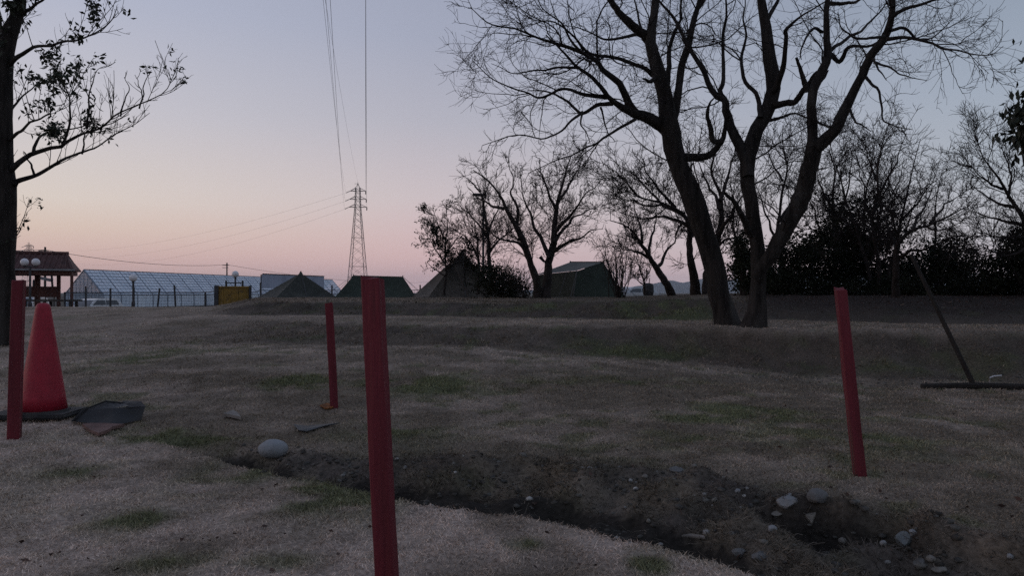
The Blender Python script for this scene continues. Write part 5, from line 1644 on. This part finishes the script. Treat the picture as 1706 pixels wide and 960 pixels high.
rng = np.random.default_rng(77)
N = 13000
px = rng.uniform(-1.6, 3.2, N); py = rng.uniform(1.9, 4.6, N)
_, rub = ditch(px, py)
keep = rng.random(N) < rub * (0.35 + 0.9 * sstep(.4, .65, fbm(px * 2.5, py * 2.5, 61, 3)))
px, py = px[keep], py[keep]
xb = rng.uniform(2.2, 6.5, 900); yb = np.interp(xb, [-12, 4, 9], [9, 7.3, 6.0]) + rng.normal(size=900) * .28 + .25
px = np.r_[px, xb]; py = np.r_[py, yb]
n_ = len(px)
ico = bmesh.new(); bmesh.ops.create_icosphere(ico, subdivisions=1, radius=1)
ico.verts.index_update()
iv = np.array([v.co[:] for v in ico.verts]); fi = np.array([[v.index for v in f.verts] for f in ico.faces]); ico.free()
sz = 0.0045 + 0.016 * rng.random(n_) ** 3.5
jit = 1 + .35 * (rng.random((n_, len(iv))) - .5)
sc_ = np.stack([sz * rng.uniform(.8, 1.5, n_), sz * rng.uniform(.7, 1.2, n_), sz * rng.uniform(.45, .8, n_)], -1)
V = iv[None] * jit[..., None] * sc_[:, None, :]
an = rng.uniform(0, 6.28, n_); ca, sa = np.cos(an)[:, None], np.sin(an)[:, None]
V = np.stack([V[..., 0] * ca - V[..., 1] * sa, V[..., 0] * sa + V[..., 1] * ca, V[..., 2]], -1)
V = V + np.stack([px, py, H(px, py) - sz * .1], -1)[:, None, :]
fq = (fi[None] + (np.arange(n_) * len(iv))[:, None, None]).reshape(-1, 3)
base = np.array([[.075, .07, .064], [.12, .112, .10], [.052, .046, .04], [.26, .25, .24]])[rng.choice(4, n_, p=[.40, .2, .36, .04])]
tint_mesh("rubble", V.reshape(-1, 3), fq, np.repeat(base * rng.uniform(.6, 1.2, n_)[:, None], len(iv), 0), M['stone'])


def blades(n, dlo, dhi, power, size, seed, name, wmul=1.0):
    rng = np.random.default_rng(seed)
    d = dlo * (dhi / dlo) ** (rng.random(n) ** power)
    x = rng.uniform(-.86, .86, n) * d * 1.06 + rng.normal(size=n) * .1
    y = d
    c, g, r = albedo(x, y)
    lt = sstep(.29, .35, x / y) * np.clip(mound_foot(x, y) * 4, 0, 1)
    keep = (rng.random(n) > r * .62) & (rng.random(n) > lt * .93) & (rng.random(n) < (.25 + 1.1 * vnoise(x * 9, y * 9, 91)) * (.55 + .8 * vnoise(x * 26, y * 26, 93)))
    x, y, c, g, r, d = x[keep], y[keep], c[keep], g[keep], r[keep], d[keep]
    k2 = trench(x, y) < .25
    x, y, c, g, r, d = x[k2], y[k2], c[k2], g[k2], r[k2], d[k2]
    n = len(x)
    z = H(x, y)
    _, rb = ditch(x, y)
    bk = np.clip(5 * bank2(x, y) * (1.2 - bank2(x, y)), 0, 1) * sstep(.35, .6, fbm(x * 1.4, y * 1.4, 63, 3)) + .8 * sstep(.05, .3, bank_foot(x, y)) * (1 - sstep(.8, 1, bank_foot(x, y))) * sstep(.4, .65, fbm(x * 2.2, y * 2.2, 64, 3)) * sstep(-6, -3, x) + rb * .8 * sstep(.3, .6, vnoise(x * 5, y * 5, 65))
    L = size * rng.uniform(.5, 1.35, n) * (1 + .45 * g + 1.5 * bk) * (1 - .45 * sstep(9, 16, d) * (1 - .6 * np.clip(bk, 0, 1)))
    tilt = rng.uniform(.5, 1.55, n) * (1 - .35 * g)
    a = 9 * vnoise(x * 9, y * 9, 83) + rng.normal(size=n) * 1.6
    dr = np.stack([np.cos(a) * np.sin(tilt), np.sin(a) * np.sin(tilt), np.cos(tilt)], -1)
    w = norm(np.cross(dr, rng.normal(size=(n, 3)))) * (0.0011 * (d / 2.6) ** .8 * wmul * rng.uniform(.7, 1.4, n))[:, None]
    b0 = np.stack([x, y, z - .003], -1)
    mid = b0 + dr * (L * .55)[:, None]
    tip = b0 + dr * L[:, None]; tip[:, 2] -= L * .22 * np.sin(tilt)
    V = np.stack([b0 - w, b0 + w, mid + w * .8, tip, mid - w * .8], 1).reshape(-1, 3)
    i = np.arange(n)[:, None] * 5
    fa = (i + np.array([[0, 1, 2, 4]])); fb = (i + np.array([[4, 2, 3, 3]]))
    hue = rng.uniform(.5, 1.4, n)[:, None]
    straw = (rng.random(n) < .15)[:, None]
    cc = np.where(straw, c * .6 + np.array([.19, .155, .122]) * .4, c) * hue * 1.5
    cc = cc * (1 - .35 * np.clip(rb * 1.4, 0, 1))[:, None]
    me = bpy.data.meshes.new(name)
    me.vertices.add(len(V)); me.vertices.foreach_set("co", V.astype(np.float32).ravel())
    lq = fa.ravel(); tq = np.concatenate([i + 4, i + 2, i + 3], 1).ravel()
    me.loops.add(len(lq) + len(tq)); me.loops.foreach_set("vertex_index", np.r_[lq, tq].astype(np.int32))
    me.polygons.add(2 * n)
    me.polygons.foreach_set("loop_start", np.r_[np.arange(0, 4 * n, 4), 4 * n + np.arange(0, 3 * n, 3)].astype(np.int32))
    me.update(calc_edges=True)
    me.materials.append(M['blade'])
    set_col(me, np.repeat(cc, 5, 0))
    o = link(name, me); o['kind'] = 'stuff'
    return o


blades(560000, 1.75, 7.0, .85, .0195, 5, "grass")
blades(300000, 6.0, 34.0, .75, .032, 6, "grass", 1.0)

# dead stalks and straw lying across the rubble, fallen leaves under the trees
n_ = 9000
px = rng.uniform(-1.4, 3.0, n_); py = rng.uniform(2.1, 4.4, n_)
_, rub = ditch(px, py)
k = rng.random(n_) < rub * .8 * sstep(.35, .6, fbm(px * 3, py * 3, 71, 3))
px, py = px[k], py[k]; m_ = len(px)
p0 = np.stack([px, py, H(px, py) + .004], -1)
an = rng.uniform(0, 6.28, m_); ln = rng.uniform(.02, .09, m_)
dr = np.stack([np.cos(an), np.sin(an), rng.uniform(-.1, .45, m_)], -1)
t = np.linspace(0, 1, 4)[None, :, None]
pp = p0[:, None] + dr[:, None] * ln[:, None, None] * t + rng.normal(size=(m_, 4, 3)) * .003
v, f = tubes(pp, np.full((m_, 4), .0011), 3)
tint_mesh("straw_litter", v, f, np.repeat(np.array([.13, .108, .088]) * rng.uniform(.4, 1.5, m_)[:, None], 12, 0), M['blade'])

n_ = 5200
px = rng.uniform(3.0, 13.0, n_); py = rng.uniform(9.6, 16.0, n_)
u = px / py
k = rng.random(n_) < np.clip(bank2(px, py), 0, 1) * sstep(.28, .36, u)
px, py = px[k], py[k]
n2_ = 420
d2 = 2.0 * 5.0 ** rng.random(n2_); x2 = rng.uniform(-.8, .8, n2_) * d2
px, py = np.r_[px, x2], np.r_[py, d2]
v, f = leaves_mesh(np.stack([px, py, H(px, py) + .012], -1), np.r_[np.full(len(px) - n2_, .045), rng.uniform(.012, .034, n2_)], rng, .2, .6)
v[:, 2] = np.clip(v[:, 2], H(v[:, 0], v[:, 1]) + .006, H(v[:, 0], v[:, 1]) + .022)
tint_mesh("fallen_leaves", v, f, np.repeat(np.array([.050, .030, .024]) * rng.uniform(.4, 1.6, len(px))[:, None], 4, 0), M['blade'])

# ------------------------------------------------------------------ evening air
zlo, zhi = float(Z.min()) - 1.0, 160.0
hz = MB().box((0, 0, (zlo + zhi) / 2), (15200, 15200, zhi - zlo)).build("haze", None)
hz['kind'] = 'stuff'
hmat = bpy.data.materials.new("evening_air")
hmat.use_nodes = True
hmat.node_tree.nodes.clear()
hv = hmat.node_tree.nodes.new("ShaderNodeVolumePrincipled")
hv.inputs["Color"].default_value = (0.93, 0.96, 1.0, 1)
hv.inputs["Density"].default_value = 0.00011
ho = hmat.node_tree.nodes.new("ShaderNodeOutputMaterial")
hmat.node_tree.links.new(hv.outputs[0], ho.inputs["Volume"])
hz.data.materials.append(hmat)
